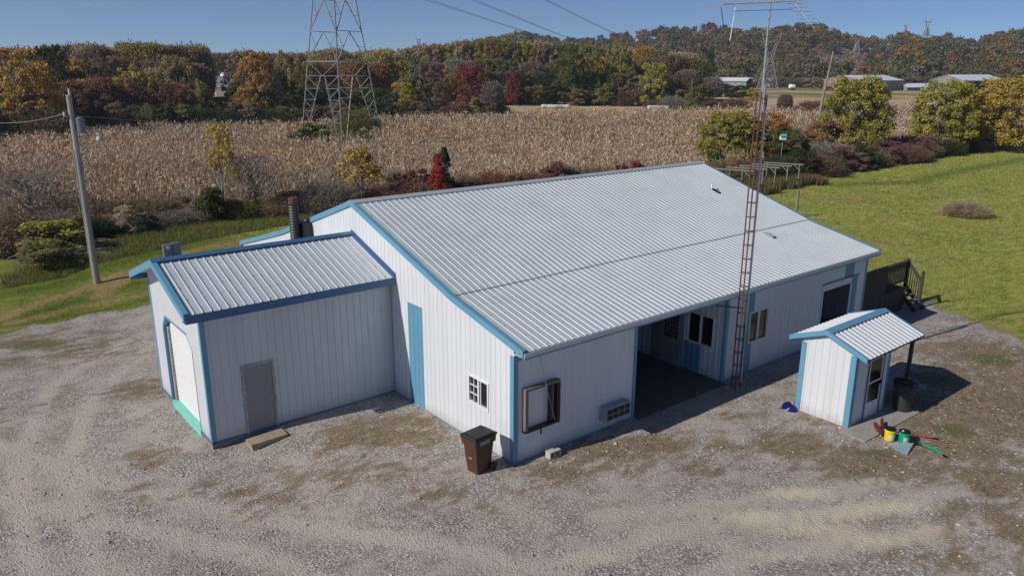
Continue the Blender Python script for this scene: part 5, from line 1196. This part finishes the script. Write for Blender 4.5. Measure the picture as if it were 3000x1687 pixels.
row(600, 980, 138, 40, 218, 12, 10, ['dark', 'brown', 'rust', 'olive', 'green'], 'in front of the wood near the pylon')
row(-60, 1000, 126, 34, 258, 9, 7.5, ['dark', 'brown', 'olive', 'dark', 'brown'], 'in the dark undergrowth at the far corn edge', ('bush', 'brush'))
row(990, 1270, 142, 30, 252, 8, 7, ['dark', 'brown', 'olive', 'maroon'], 'in the undergrowth below the crimson tree', ('bush', 'brush'))
SK2 = [(970, 128), (1040, 118), (1100, 108), (1180, 100), (1300, 102), (1400, 105), (1500, 118), (1560, 110), (1640, 125), (1760, 140)]
row(975, 1740, 262, 26, SK2, 6, 13, ['gold', 'olive', 'tan', 'yellowgreen', 'rust', 'olive', 'tan'], 'on the top line of the centre wood', ('broad', 'bare', 'broad'))
row(1000, 1760, 245, 28, 150, 10, 13, ['olive', 'brown', 'green', 'grey', 'brown', 'gold'], 'in the middle of the centre wood', ('broad', 'bare'))
row(1240, 1740, 232, 27, 185, 10, 12, ['dark', 'brown', 'olive', 'brown', 'olive'], 'in the lower part of the centre wood', ('broad', 'bare'))
row(1240, 1800, 224, 24, 214, 8, 10, ['dark', 'brown', 'dark', 'olive'], 'along the shaded foot of the centre wood', ('bush', 'brush', 'bush'))
row(975, 1240, 200, 26, 178, 10, 12, ['brown', 'olive', 'rust', 'grey'], 'behind the crimson tree')
row(1780, 2640, 456, 19, 197, 4, 15, ['palegreen', 'olive', 'palegreen', 'brown', 'tan'], 'in the pale belt of trees behind the barns', ('broad',))

# --- hedgerow between lawn and corn
HL = [(-14, 35.5), (-5, 37), (1.5, 40), (10, 39), (22, 37.5), (34, 33.5), (44, 29.5), (52, 26.5), (60, 25.2), (76, 26), (92, 26.5), (108, 27), (140, 28)]
def hedge(s0, s1, step, off, h, wd, cols, seg, kinds, leaf):
    P = np.array(HL, float); sg = np.r_[0, np.cumsum(np.hypot(*np.diff(P, axis=0).T))]; s = s0
    while s < s1:
        x = np.interp(s, sg, P[:, 0]); y = np.interp(s, sg, P[:, 1]) + off; dq = np.array([x, y, 1.]) - CAMP
        if abs((dq @ RT) / (dq @ FW)) * FPX > 1570: s += step; continue
        y = y + rr.uniform(-.5, .5); c = rr.choice(cols); kd = rr.choice(kinds)
        nm = {'brown': 'brown', 'dark': 'dark green', 'olive': 'olive', 'maroon': 'maroon', 'grey': 'grey-brown', 'green': 'green', 'rust': 'rust-brown', 'tan': 'tan'}[c]
        tree(kd, (x + rr.uniform(-.5, .5), y), h * rr.uniform(.75, 1.25), wd * rr.uniform(.85, 1.2), c, f"{nm} {'thicket' if kd == 'brush' else 'bush'} {seg}", seg, leaf); s += step
hedge(0, 32, 1.7, -.2, 1.6, 2.8, ['brown', 'tan', 'grey', 'olive', 'brown', 'tan', 'dark'], 'in the brown hedgerow behind the lawn', ('brush', 'brush', 'bush'), .026)
hedge(0, 32, 2.1, 1.6, 1.9, 3.0, ['brown', 'tan', 'rust', 'grey', 'brown'], 'at the corn side of the brown hedgerow', ('brush', 'bush'), .026)
hedge(32, 62, 2.0, .6, 2.2, 3.4, ['brown', 'rust', 'dark', 'maroon'], 'in the low hedge beyond the roof ridge', ('brush', 'bush'), .026)
hedge(62, 155, 2.4, .8, 2.5, 4.4, ['brown', 'maroon', 'dark', 'brown', 'dark'], 'in the dark hedge right of the lawn', ('brush', 'bush'), .022)
T(60, 50, 545, 5.2, 'yellowgreen', 'loose yellow-green bush at the left edge of the lawn', 'bush', leaf=.026)
T(35, 47, 600, 4.5, 'olive', 'olive undergrowth below the yellow-green bush at the left edge', 'bush', leaf=.024)
T(15, 58, 430, 6.5, 'grey', 'grey leafless tree at the left edge of the hedgerow', 'bare', leaf=.02)
T(5, 52, 520, 5.0, 'brown', 'brown thicket below the leafless tree at the left edge', 'brush')
T(490, 56, 462, 3.4, 'green', 'green and yellow bush in the hedgerow below the thin sapling', 'bush', leaf=.026)
T(530, 57, 305, 3.8, 'yellow', 'thin sapling with yellow leaves left in its top, in the hedgerow', 'sapling', leaf=.0185, bark='barkpale')
T(610, 57, 385, 5.0, 'grey', 'grey leafless shrub tree right of the thin sapling', 'bare', leaf=.016)
T(893, 58, 372, 4.6, 'yellow', 'loose yellow shrub in front of the corn', 'sapling', leaf=.024)
T(800, 58, 430, 5.0, 'grey', 'grey-brown leafless shrub left of the loose yellow shrub', 'brush', leaf=.02)
T(1110, 60, 366, 3.6, 'dark', 'dark narrow cedar behind the building', 'cone', leaf=.022)
T(1094, 58.4, 380, 3.0, 'scarlet', 'bright red creeper climbing the dark narrow cedar', 'cone', leaf=.03, cat='creeper')
T(1150, 61, 455, 5.5, 'dark', 'dark bush at the right foot of the narrow cedar', 'bush')
T(1030, 58, 440, 5.0, 'maroon', 'dull maroon thicket left of the narrow cedar', 'brush')
T(1578, 66, 408, 1.6, 'red', 'smaller of two red shrubs peeping over the roof ridge', 'bush', leaf=.03)
T(1612, 66, 397, 2.2, 'red', 'larger of two red shrubs peeping over the roof ridge', 'bush', leaf=.03)
T(1812, 78, 372, 4.2, 'green', 'dark green bush just beyond the far roof corner', 'bush', leaf=.024)
T(1848, 86, 276, 7.4, 'yellowgreen', 'open yellow-green tree left of the slim mast', 'broad', leaf=.017)
T(1945, 88, 282, 6.6, 'orangebrown', 'orange-tinted tree just right of the slim mast', 'broad', leaf=.017)
T(1992, 86, 322, 6.0, 'green', 'green and yellow tree behind the birdhouse', 'broad', leaf=.017)
T(2100, 100, 300, 7.0, 'rust', 'rust-red loose bush left of the big yellow-green maple', 'broad', leaf=.018)
T(2110, 93, 345, 8.0, 'grey', 'pinkish grey thicket left of the big yellow-green maple', 'brush', leaf=.02)
T(2170, 101, 188, 9.0, 'yellowgreen', 'big yellow-green maple in the right hedge', 'broad', leaf=.0155, seed=2)
T(2390, 113, 201, 8.6, 'yellowgreen', 'pale yellow maple right of the big yellow-green one', 'broad', leaf=.0155, seed=4)
T(2540, 119, 194, 9.8, 'yellow', 'golden-yellow maple at the right edge', 'broad', leaf=.0155, seed=1)
T(2462, 124, 240, 7.0, 'paleyellow', 'pale tree between the two right-hand maples', 'broad', leaf=.018)
T(2300, 108, 330, 7.0, 'brown', 'dark brown thicket between the big maple and the pale maple', 'brush')
T(775, 103, 305, 6.5, 'green', 'green and yellow bush growing inside the feet of the near pylon', 'bush', leaf=.028)
T(730, 102, 330, 4.5, 'olive', 'low olive bush left of the near pylon', 'bush')
T(905, 104, 325, 3.5, 'green', 'small green bush at the right foot of the near pylon', 'bush')
T(2490, 64, 497, 3.3, 'tan', 'tan clump of tall weeds alone on the mown lawn', 'brush', leaf=.022, cat='weeds')

# ------------------------------------------------------------------ long grass, brush pile, stones
def blades(name, label, pts, hgt, wdt, cols, cat='grass', seed=1, droop=.5):
    rg = np.random.default_rng(seed); n = len(pts); th = rg.uniform(0, 6.28, n); h = hgt * rg.uniform(.5, 1.2, n); lx = np.cos(th) * h * droop * rg.random(n); ly = np.sin(th) * h * droop * rg.random(n)
    a = pts; e = a + np.stack([lx, ly, h], 1); s = np.stack([np.cos(th + 1.57), np.sin(th + 1.57), np.zeros(n)], 1) * wdt
    c = np.array(cols)[rg.integers(0, len(cols), n)] * rg.uniform(.7, 1.25, (n, 1))
    o = quads_mesh(name, np.stack([a - s, a + s, e + s * .3, e - s * .3], 1), M['tint'], c); return tag(o, label, cat, kind='stuff')
rg = np.random.default_rng(8)
def scatter(poly, n, seed=0):
    rg = np.random.default_rng(seed); P = np.array(poly); lo = P.min(0); hi = P.max(0); x = rg.uniform(lo[0], hi[0], n * 3); y = rg.uniform(lo[1], hi[1], n * 3); k = inpoly(x, y, poly); x = x[k][:n]; y = y[k][:n]
    return np.stack([x, y, gz(x, y)], 1)
GC = [(.12, .16, .035), (.20, .22, .06), (.32, .28, .12), (.10, .125, .03)]
VC = [tuple(at(*q)[:2]) for q in ((0, 720), (150, 690), (300, 650), (480, 610), (740, 565), (860, 520), (740, 530), (400, 560), (270, 605), (150, 640), (0, 690))]
blades('tall_grass', 'rough long grass between the hedgerow and the mown strip', scatter(VC + [], 30000, 3), .26, .012, GC + [(.25, .23, .09)], seed=4)
def lawn_blades():
    rg = np.random.default_rng(77); n = 700000; d = rg.uniform(24, 128, n); az0, az1 = [math.atan2(*(col(u, 1.0) - CAMP)[:2]) for u in (-60, 2640)]; a = rg.uniform(az0, az1, n)
    x = CAMP[0] + np.sin(a) * d; y = CAMP[1] + np.cos(a) * d; g = -pdist(x, y, GRAVEL) - edge_noise(x, y); P = np.array(HL, float); yh = np.interp(x, P[:, 0], P[:, 1])
    k = (g > rg.normal(-.1, .45, n)) & (y < yh + 1.0) & ~((x > -6.5) & (x < 18.7) & (y > 0) & (y < 20)) & (rg.random(n) < .62 * (1 - sst(d, 55, 126)) * (.35 + 1.1 * fb(x, y, 3, 95)))
    x, y, d = x[k], y[k], d[k]; n = len(x); z = np.interp(0, [0, 1], [0, 0]) + gz(x, y) + (fb(x, y, 9, 55) - .5) * .5 * sst(np.maximum(y - 24, x - 26), 0, 14)
    th = rg.uniform(0, 6.28, n); h = rg.uniform(.03, .07, n) * (1 + d / 80); w_ = rg.uniform(.006, .012, n) * (d / 30); lx = np.cos(th) * h * .9; ly = np.sin(th) * h * .9
    p = np.stack([x, y, z], 1); e = p + np.stack([lx, ly, h], 1); s_ = np.stack([-np.sin(th), np.cos(th), np.zeros(n)], 1) * w_[:, None]
    f = fb(x, y, 1.3, 91)[:, None] * .5 + fb(x * .4 + y * .9, x * .08, 1.1, 92)[:, None] * .3 + rg.random((n, 1)) * .35
    c = np.where(f < .43, (.17, .215, .04), np.where(f < .60, (.31, .345, .085), np.where(f < .75, (.46, .44, .16), (.5, .40, .23)))) * rg.uniform(.75, 1.2, (n, 1))
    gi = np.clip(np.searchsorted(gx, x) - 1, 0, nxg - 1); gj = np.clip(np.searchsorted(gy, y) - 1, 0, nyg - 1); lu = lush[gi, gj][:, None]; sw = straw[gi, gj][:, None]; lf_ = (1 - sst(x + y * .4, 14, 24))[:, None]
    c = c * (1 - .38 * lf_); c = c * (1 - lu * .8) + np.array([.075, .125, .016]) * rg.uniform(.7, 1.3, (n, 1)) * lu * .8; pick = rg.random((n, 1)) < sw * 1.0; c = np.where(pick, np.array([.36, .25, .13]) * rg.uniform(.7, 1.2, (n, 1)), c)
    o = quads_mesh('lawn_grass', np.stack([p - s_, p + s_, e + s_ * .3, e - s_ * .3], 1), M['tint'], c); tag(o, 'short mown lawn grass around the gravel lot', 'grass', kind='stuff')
lawn_blades()
def dirt_tufts():
    rg = np.random.default_rng(78); n = 60000; q = np.stack([rg.uniform(0, nxg - 1, n), rg.uniform(0, nyg - 1, n)], 1).astype(int); ok = (moss[q[:, 0], q[:, 1]] > rg.uniform(.35, 1.1, n)) & (gx[q[:, 0]] > -15) & (gx[q[:, 0]] < 26) & (gy[q[:, 1]] < 20) & (gy[q[:, 1]] > -13) & (dg[q[:, 0], q[:, 1]] > 0); q = q[ok]
    x = gx[q[:, 0]] + rg.uniform(-.3, .3, len(q)); y = gy[q[:, 1]] + rg.uniform(-.3, .3, len(q)); k = ~((x > -6) & (x < 18.4) & (y > -.1)) | ((x < 0) & (y < 6.1)); x, y = x[k], y[k]
    x = np.repeat(x, 7) + rg.normal(size=len(x) * 7) * .05; y = np.repeat(y, 7) + rg.normal(size=len(y) * 7) * .05; n = len(x); th = rg.uniform(0, 6.28, n); h = rg.uniform(.02, .07, n); p = np.stack([x, y, gz(x, y)], 1); e = p + np.stack([np.cos(th) * h * 1.3, np.sin(th) * h * 1.3, h], 1); s_ = np.stack([-np.sin(th), np.cos(th), np.zeros(n)], 1) * .009
    c = np.array([(.17, .125, .07), (.24, .19, .115), (.12, .12, .04), (.16, .17, .05), (.3, .24, .15)])[rg.integers(0, 5, n)] * rg.uniform(.7, 1.2, (n, 1))
    o = quads_mesh('dry_tufts', np.stack([p - s_, p + s_, e + s_ * .4, e - s_ * .4], 1), M['tint'], c); tag(o, 'dry weed tufts in the dirty parts of the gravel lot', 'weeds', kind='stuff')
dirt_tufts()
WD = [(43, 22.3), (47, 21.6), (51, 22.4), (54.6, 21.9), (55.4, 24.5), (53, 26.3), (46, 26.5), (42, 25)]
blades('weeds', 'brown and olive weeds growing through the vine trellis', (lambda q: q[fb(q[:, 0], q[:, 1], 2.2, 61) > .42])(scatter(WD, 17000, 5)), .75, .022, [(.24, .175, .095), (.19, .18, .065), (.32, .245, .13), (.17, .11, .075), (.16, .2, .055)], 'weeds', seed=6, droop=.35)
MW = [(26, 14), (80, 12), (110, 22), (60, 22), (40, 24), (24, 18)]
# brush pile of cut limbs at left
bpz = thing('brush_pile', 'pile of cut grey branches lying in the long grass at left', 'brush pile', (-7.6, 31.0, -.1))
t = MB(); r3 = random.Random(3)
for i in range(70):
    u_, v_ = r3.uniform(20, 250), r3.uniform(600, 655); q = at(u_, v_ + (u_ - 130) * -.06); a = r3.uniform(-.5, .6); l_ = r3.uniform(.8, 2.4); p = np.array([q[0], q[1], r3.uniform(0, .45)]); d_ = (RT * math.cos(a) + np.array([0, 0, 1]) * math.sin(a) * .3 - FW * r3.uniform(-.3, .3)); t.tube([p, p + d_ * l_ * .5 + Z * r3.uniform(0, .15), p + d_ * l_], [r3.uniform(.012, .035), .014, .005], 5)
t.build('branches', M['barkpale'], bpz)
# loose stones and leaves on the lot
def stones(n, seed):
    rg = np.random.default_rng(seed); x = rg.uniform(-14, 22, n); y = rg.uniform(-11, 18, n); k = (pdist(x, y, GRAVEL) > .2) & ~((x > -6.4) & (x < 18.5) & (y > -.1) & (y < 20) & ~((x < 0) & (y < 6.1))) & ~((x > 9) & (x < 11.3) & (y > -4.6) & (y < -2.7)); x = x[k]; y = y[k]; n = len(x)
    near = np.exp(-np.abs(y + .5) / .8) * (x > 0) + np.exp(-np.abs(y - 5.7) / .6) * (x < 0) * (x > -6); k = rg.random(n) < .35 + near; x, y = x[k], y[k]; n = len(x)
    s = rg.gamma(2.0, .0055, n) + .006; c = np.stack([x, y, gz(x, y) + s * .3], 1); th = rg.uniform(0, 6.28, n)
    oc = np.array([(1, 0, 0), (0, 1, 0), (-1, 0, 0), (0, -1, 0), (0, 0, .75), (0, 0, -.3)]); V = oc[None] * s[:, None, None] * rg.uniform(.7, 1.3, (n, 6, 1))
    ca, sa_ = np.cos(th)[:, None], np.sin(th)[:, None]; X_ = V[:, :, 0] * ca - V[:, :, 1] * sa_; Y_ = V[:, :, 0] * sa_ + V[:, :, 1] * ca; V = np.stack([X_, Y_, V[:, :, 2]], 2) + c[:, None]
    Q = []
    for a, b in ((0, 1), (1, 2), (2, 3), (3, 0)): Q.append(np.stack([V[:, a], V[:, b], V[:, 4], V[:, 4] * .5 + V[:, a] * .5], 1)); Q.append(np.stack([V[:, a], V[:, 5], V[:, b], V[:, a] * .5 + V[:, b] * .5], 1))
    g = rg.uniform(.25, .55, (n, 1)); col_ = np.concatenate([g, g * rg.uniform(.9, .97, (n, 1)), g * rg.uniform(.82, .95, (n, 1))], 1)
    o = quads_mesh('loose_stones', np.concatenate(Q), M['stone'], np.concatenate([col_] * 8)); tag(o, 'loose pale stones scattered over the gravel lot', 'stones', kind='stuff')
M['stone'] = tintmat('loose_stone', .95, 0.0)
stones(80000, 2)

# ------------------------------------------------------------------ trellis, birdhouse, posts
tl = thing('vine_trellis', 'row of grey timber frames over the weeds on the lawn', 'trellis', (50, 24, 0))
fr_ = [((1870, 430), (1832, 434)), ]
rowA = [at(u, v, 2.1) for u, v in ((1800, 424), (1866, 423), (1920, 418), (1965, 413), (2012, 412))]   # front tops
A0_, A1_ = at(1887, 431, 2.0), at(2012, 415, 2.0)
for i in range(5):
    f = i / 4; fp = A0_ + (A1_ - A0_) * f; bpn = fp + np.array([-1.0, 2.6, 0]) 
    for q in (fp, bpn): MB().tube([(q[0], q[1], -.1), (q[0], q[1], 2.0)], .06, 7).build('post', M['oldwood'], tl)
    MB().bar(fp + np.array([.12, -.3, .03]), bpn + np.array([-.12, .3, .03]), .12, .1).build('beam', M['oldwood'], tl)
    MB().bar(fp + np.array([0, 0, -.45]), fp + (bpn - fp) * .18 + np.array([0, 0, 0]), .06).build('brace', M['oldwood'], tl)
bh = at(1960, 442); bh[2] = 0; zt = ztop(bh, 352)
b = thing('birdhouse', 'white birdhouse with a green roof on a thin pole', 'birdhouse', tuple(bh))
MB().tube([bh, bh + Z * zt], .03, 8).build('pole', M['steel'], b)
t = MB(); hx = .26; t.beam(bh + Z * zt - RT * hx - F2 * .22, bh + Z * (zt + .34) - RT * hx - F2 * .22, RT * 2 * hx, F2 * .44); bx_ = t.build('box', M['white'], b)
t = MB(); t.beam(bh + Z * (zt + .2) - RT * .2 - F2 * .226, bh + Z * (zt + .29) - RT * .2 - F2 * .226, RT * .4, F2 * .004); t.build('opening', M['dark'], bx_)
t = MB(); c = bh + Z * (zt + .34)
t.beam(c - RT * .31 - F2 * .3, c + RT * .31 - F2 * .3, F2 * .3 + Z * .2, Z * .02); t.beam(c - RT * .31 + F2 * .3, c + RT * .31 + F2 * .3, -F2 * .3 + Z * .2, Z * .02); t.build('roof', M['green_roof'], b)
q = at(2001, 545); o = MB().tube([(q[0], q[1], 0), (q[0] + .05, q[1], ztop(q, 477))], .1, 9).build('fence_post', M['oldwood']); tag(o, 'lone brown post standing behind the far slope of the roof', 'post')
q = at(2053, 443); o = MB().lathe((q[0], q[1], .0), [(.9, 0), (.85, .1), (.0, .12)], 20).build('sunken_lid', M['black']); tag(o, 'small dark round lid lying on the lawn right of the trellis', 'lid')

# ------------------------------------------------------------------ far farm buildings
def barn(name, label, u, D, gw, ln, he, hp, mats, turn=0., opening=None, cat='barn', vbase=None):
    """u: near gable corner; gable runs to the right/back, the body runs away"""
    g0 = col(u, D); ca, sa_ = math.cos(R_(turn)), math.sin(R_(turn)); e = R2 * ca + F2 * sa_; q = -R2 * sa_ + F2 * ca
    b = thing(name, label, cat, tuple(g0)); wall, roofm, gabm = mats; A_, B_ = g0, g0 + e * gw; A2, B2 = A_ + q * ln, B_ + q * ln; pk, pk2 = (A_ + B_) / 2 + Z * hp, (A2 + B2) / 2 + Z * hp
    up_ = lambda p, h: p + Z * h
    t = MB(); t.poly([A_, B_, up_(B_, he), pk, up_(A_, he)]); t.build('gable', M[gabm], b)
    t = MB(); t.poly([A2, A_, up_(A_, he), up_(A2, he)]); t.poly([B_, B2, up_(B2, he), up_(B_, he)]); t.poly([B2, A2, up_(A2, he), pk2, up_(B2, he)]); t.build('wall', M[wall], b)
    t = MB(); o_ = .5
    for P_, P2_ in ((A_, A2), (B_, B2)):
        s_ = -e if P_ is A_ else e
        t.beam(up_(P_, he - .12) + s_ * o_ - q * .4, pk - q * .4 + Z * .05, (P2_ - P_) + q * .8, Z * .15)
    t.build('roof', M[roofm], b)
    if opening:
        side_, f0, f1, h0, h1 = opening; t = MB()
        if side_ == 'g': t.beam(A_ + e * gw * f0 - q * .08 + Z * h0, A_ + e * gw * f0 - q * .08 + Z * h1, e * gw * (f1 - f0), q * .05)
        elif side_ == 'a': t.beam(A_ + q * ln * f0 - e * .08 + Z * h0, A_ + q * ln * f0 - e * .08 + Z * h1, q * ln * (f1 - f0), e * .05)
        else: t.beam(B_ + q * ln * f0 + e * .04 + Z * h0, B_ + q * ln * f0 + e * .04 + Z * h1, q * ln * (f1 - f0), e * .05)
        t.build('opening', M['dark'], b)
    return b
# long barns: the body runs to the left of the gable (turn swings the body sideways)
barn('long_barn', 'leftmost long white-roofed barn with a dark open gable end', 1880, 445, 10.5, 25, 3.7, 5.2, ('barn_wall', 'barn_roof', 'dark'), 58, cat='barn')
barn('long_barn', 'short grey-roofed barn with a dark gable just right of the slim mast', 1941, 450, 11, 17, 3.7, 5.2, ('barn_wall', 'cap', 'dark'), 58)
barn('open_barn', 'long barn with a weathered brown gable behind the big maple', 2076, 420, 21, 33, 4.8, 7.0, ('barn_wall', 'barn_roof', 'barn_rust'), -57, ('g', .02, .95, 0, 1.9))
barn('low_shed', 'very low pale-roofed shed between the two right-hand barns', 2258, 440, 8, 17, 1.5, 3.1, ('barn_wall', 'barn_roof', 'barn_wall'), -75, cat='shed')
barn('open_barn', 'rightmost long barn with a grey gable and a dark open side', 2346, 418, 16, 32, 5.2, 7.5, ('barn_wall', 'barn_roof', 'barn_wall'), -60, ('b', .18, .95, 0, 4.7))
oldb = barn('gambrel_barn', 'small grey barn half hidden in the left wood', 530, 300, 8, 13, 3.4, 7.0, ('white', 'barn_wall', 'barn_wall'), -62)
sp = col(563, 318); zt = ztop(sp, 182); s_ = thing('silo', 'white domed silo behind the small grey barn', 'silo', tuple(sp))
MB().lathe(tuple(sp), [(1.5, 0), (1.5, zt - 1.4)], 18).build('tower', M['barn_wall'], s_, smooth=True)
MB().lathe(tuple(sp + Z * (zt - 1.4)), [(1.55, -.9), (1.55, 0), (1.3, .7), (.8, 1.2), (.1, 1.4)], 18).build('dome', M['white'], s_, smooth=True)
barn('farmhouse', 'small white house with a brown roof low behind the near pylon', 698, 290, 5, 9, 2.4, 4.6, ('white', 'barn_rust', 'barn_wall'), -70, cat='house')
tk = col(2320 if False else 1993, 400); tk = at(1993, 227); tk = np.array([tk[0], tk[1], 0]); b = thing('tank', 'white tank on the far field between the barns', 'tank', tuple(tk))
MB().tube([tk - R2 * 1.9 + Z * 1.7, tk - R2 * 1.6 + Z * 1.7, tk + R2 * 1.0 + Z * 1.6, tk + R2 * 1.7 + Z * 1.5], [.6, 1.05, 1.05, .4], 14).build('drum', M['white'], b, smooth=True)
MB().box(tk[0] - 1.5, tk[0] + 1.5, tk[1] - .8, tk[1] + .8, 0, .5).build('skid', M['dark'], b)
for i, (u, v, l_, D) in enumerate(((1400, 240, 7.5, 240), (1662, 239, 5.5, 260))):
    c = col(u, (206, 205)[i]); t = MB(); k_ = 10
    pts = [c + R2 * (j - k_ / 2) * l_ / k_ + F2 * .3 * math.sin(j) for j in range(k_ + 1)]
    t.tube([p_ + Z * .5 for p_ in pts], [.52 + .06 * (j % 2) for j in range(k_ + 1)], 12); o = t.build('bale_row', M['hay'], smooth=True); tag(o, ('left' if i == 0 else 'right') + ' pale wrapped bale row lying at the foot of the centre wood', 'bales')
#@@PART5

# ------------------------------------------------------------------ thin autumn haze
hb = MB(); hb.box(-700, 1500, -350, 1500, -8, 140); m_ = bpy.data.materials.new('thin_haze'); m_.use_nodes = True; nt = m_.node_tree; nt.nodes.clear()
vo = nt.nodes.new('ShaderNodeVolumePrincipled'); vo.inputs['Color'].default_value = (.9, .95, 1, 1); vo.inputs['Density'].default_value = .00026; vo.inputs['Anisotropy'].default_value = .3
ou = nt.nodes.new('ShaderNodeOutputMaterial'); nt.links.new(vo.outputs[0], ou.inputs['Volume'])
hz_o = hb.build('haze', m_); hz_o['kind'] = 'stuff'; hz_o['label'] = 'thin pale haze over the valley'; hz_o['category'] = 'haze'
scn.cycles.volume_bounces = 0

# ------------------------------------------------------------------ look-alikes are named by their order from the left
ORD = ['leftmost', 'second', 'third', 'fourth', 'fifth', 'sixth', 'seventh', 'eighth', 'ninth', 'tenth', 'eleventh', 'twelfth', 'thirteenth', 'fourteenth', 'fifteenth', 'sixteenth', 'seventeenth', 'eighteenth', 'nineteenth', 'twentieth']
same = {}
for o in COL.objects:
    if o.parent is None and 'label' in o.keys() and 'group' in o.keys(): same.setdefault((o['group'], o['label']), []).append(o)
def scr(o): d = np.array(o.location) - CAMP; return (d @ RT) / (d @ FW)
for (g, lab), os_ in same.items():
    if len(os_) < 2: continue
    os_.sort(key=scr)
    for i, o in enumerate(os_):
        if i < len(ORD): o['label'] = (ORD[i] + (' ' if i == 0 else ' from the left ') + lab) if i else 'leftmost ' + lab
        if len(o['label'].split()) > 16: o['label'] = lab
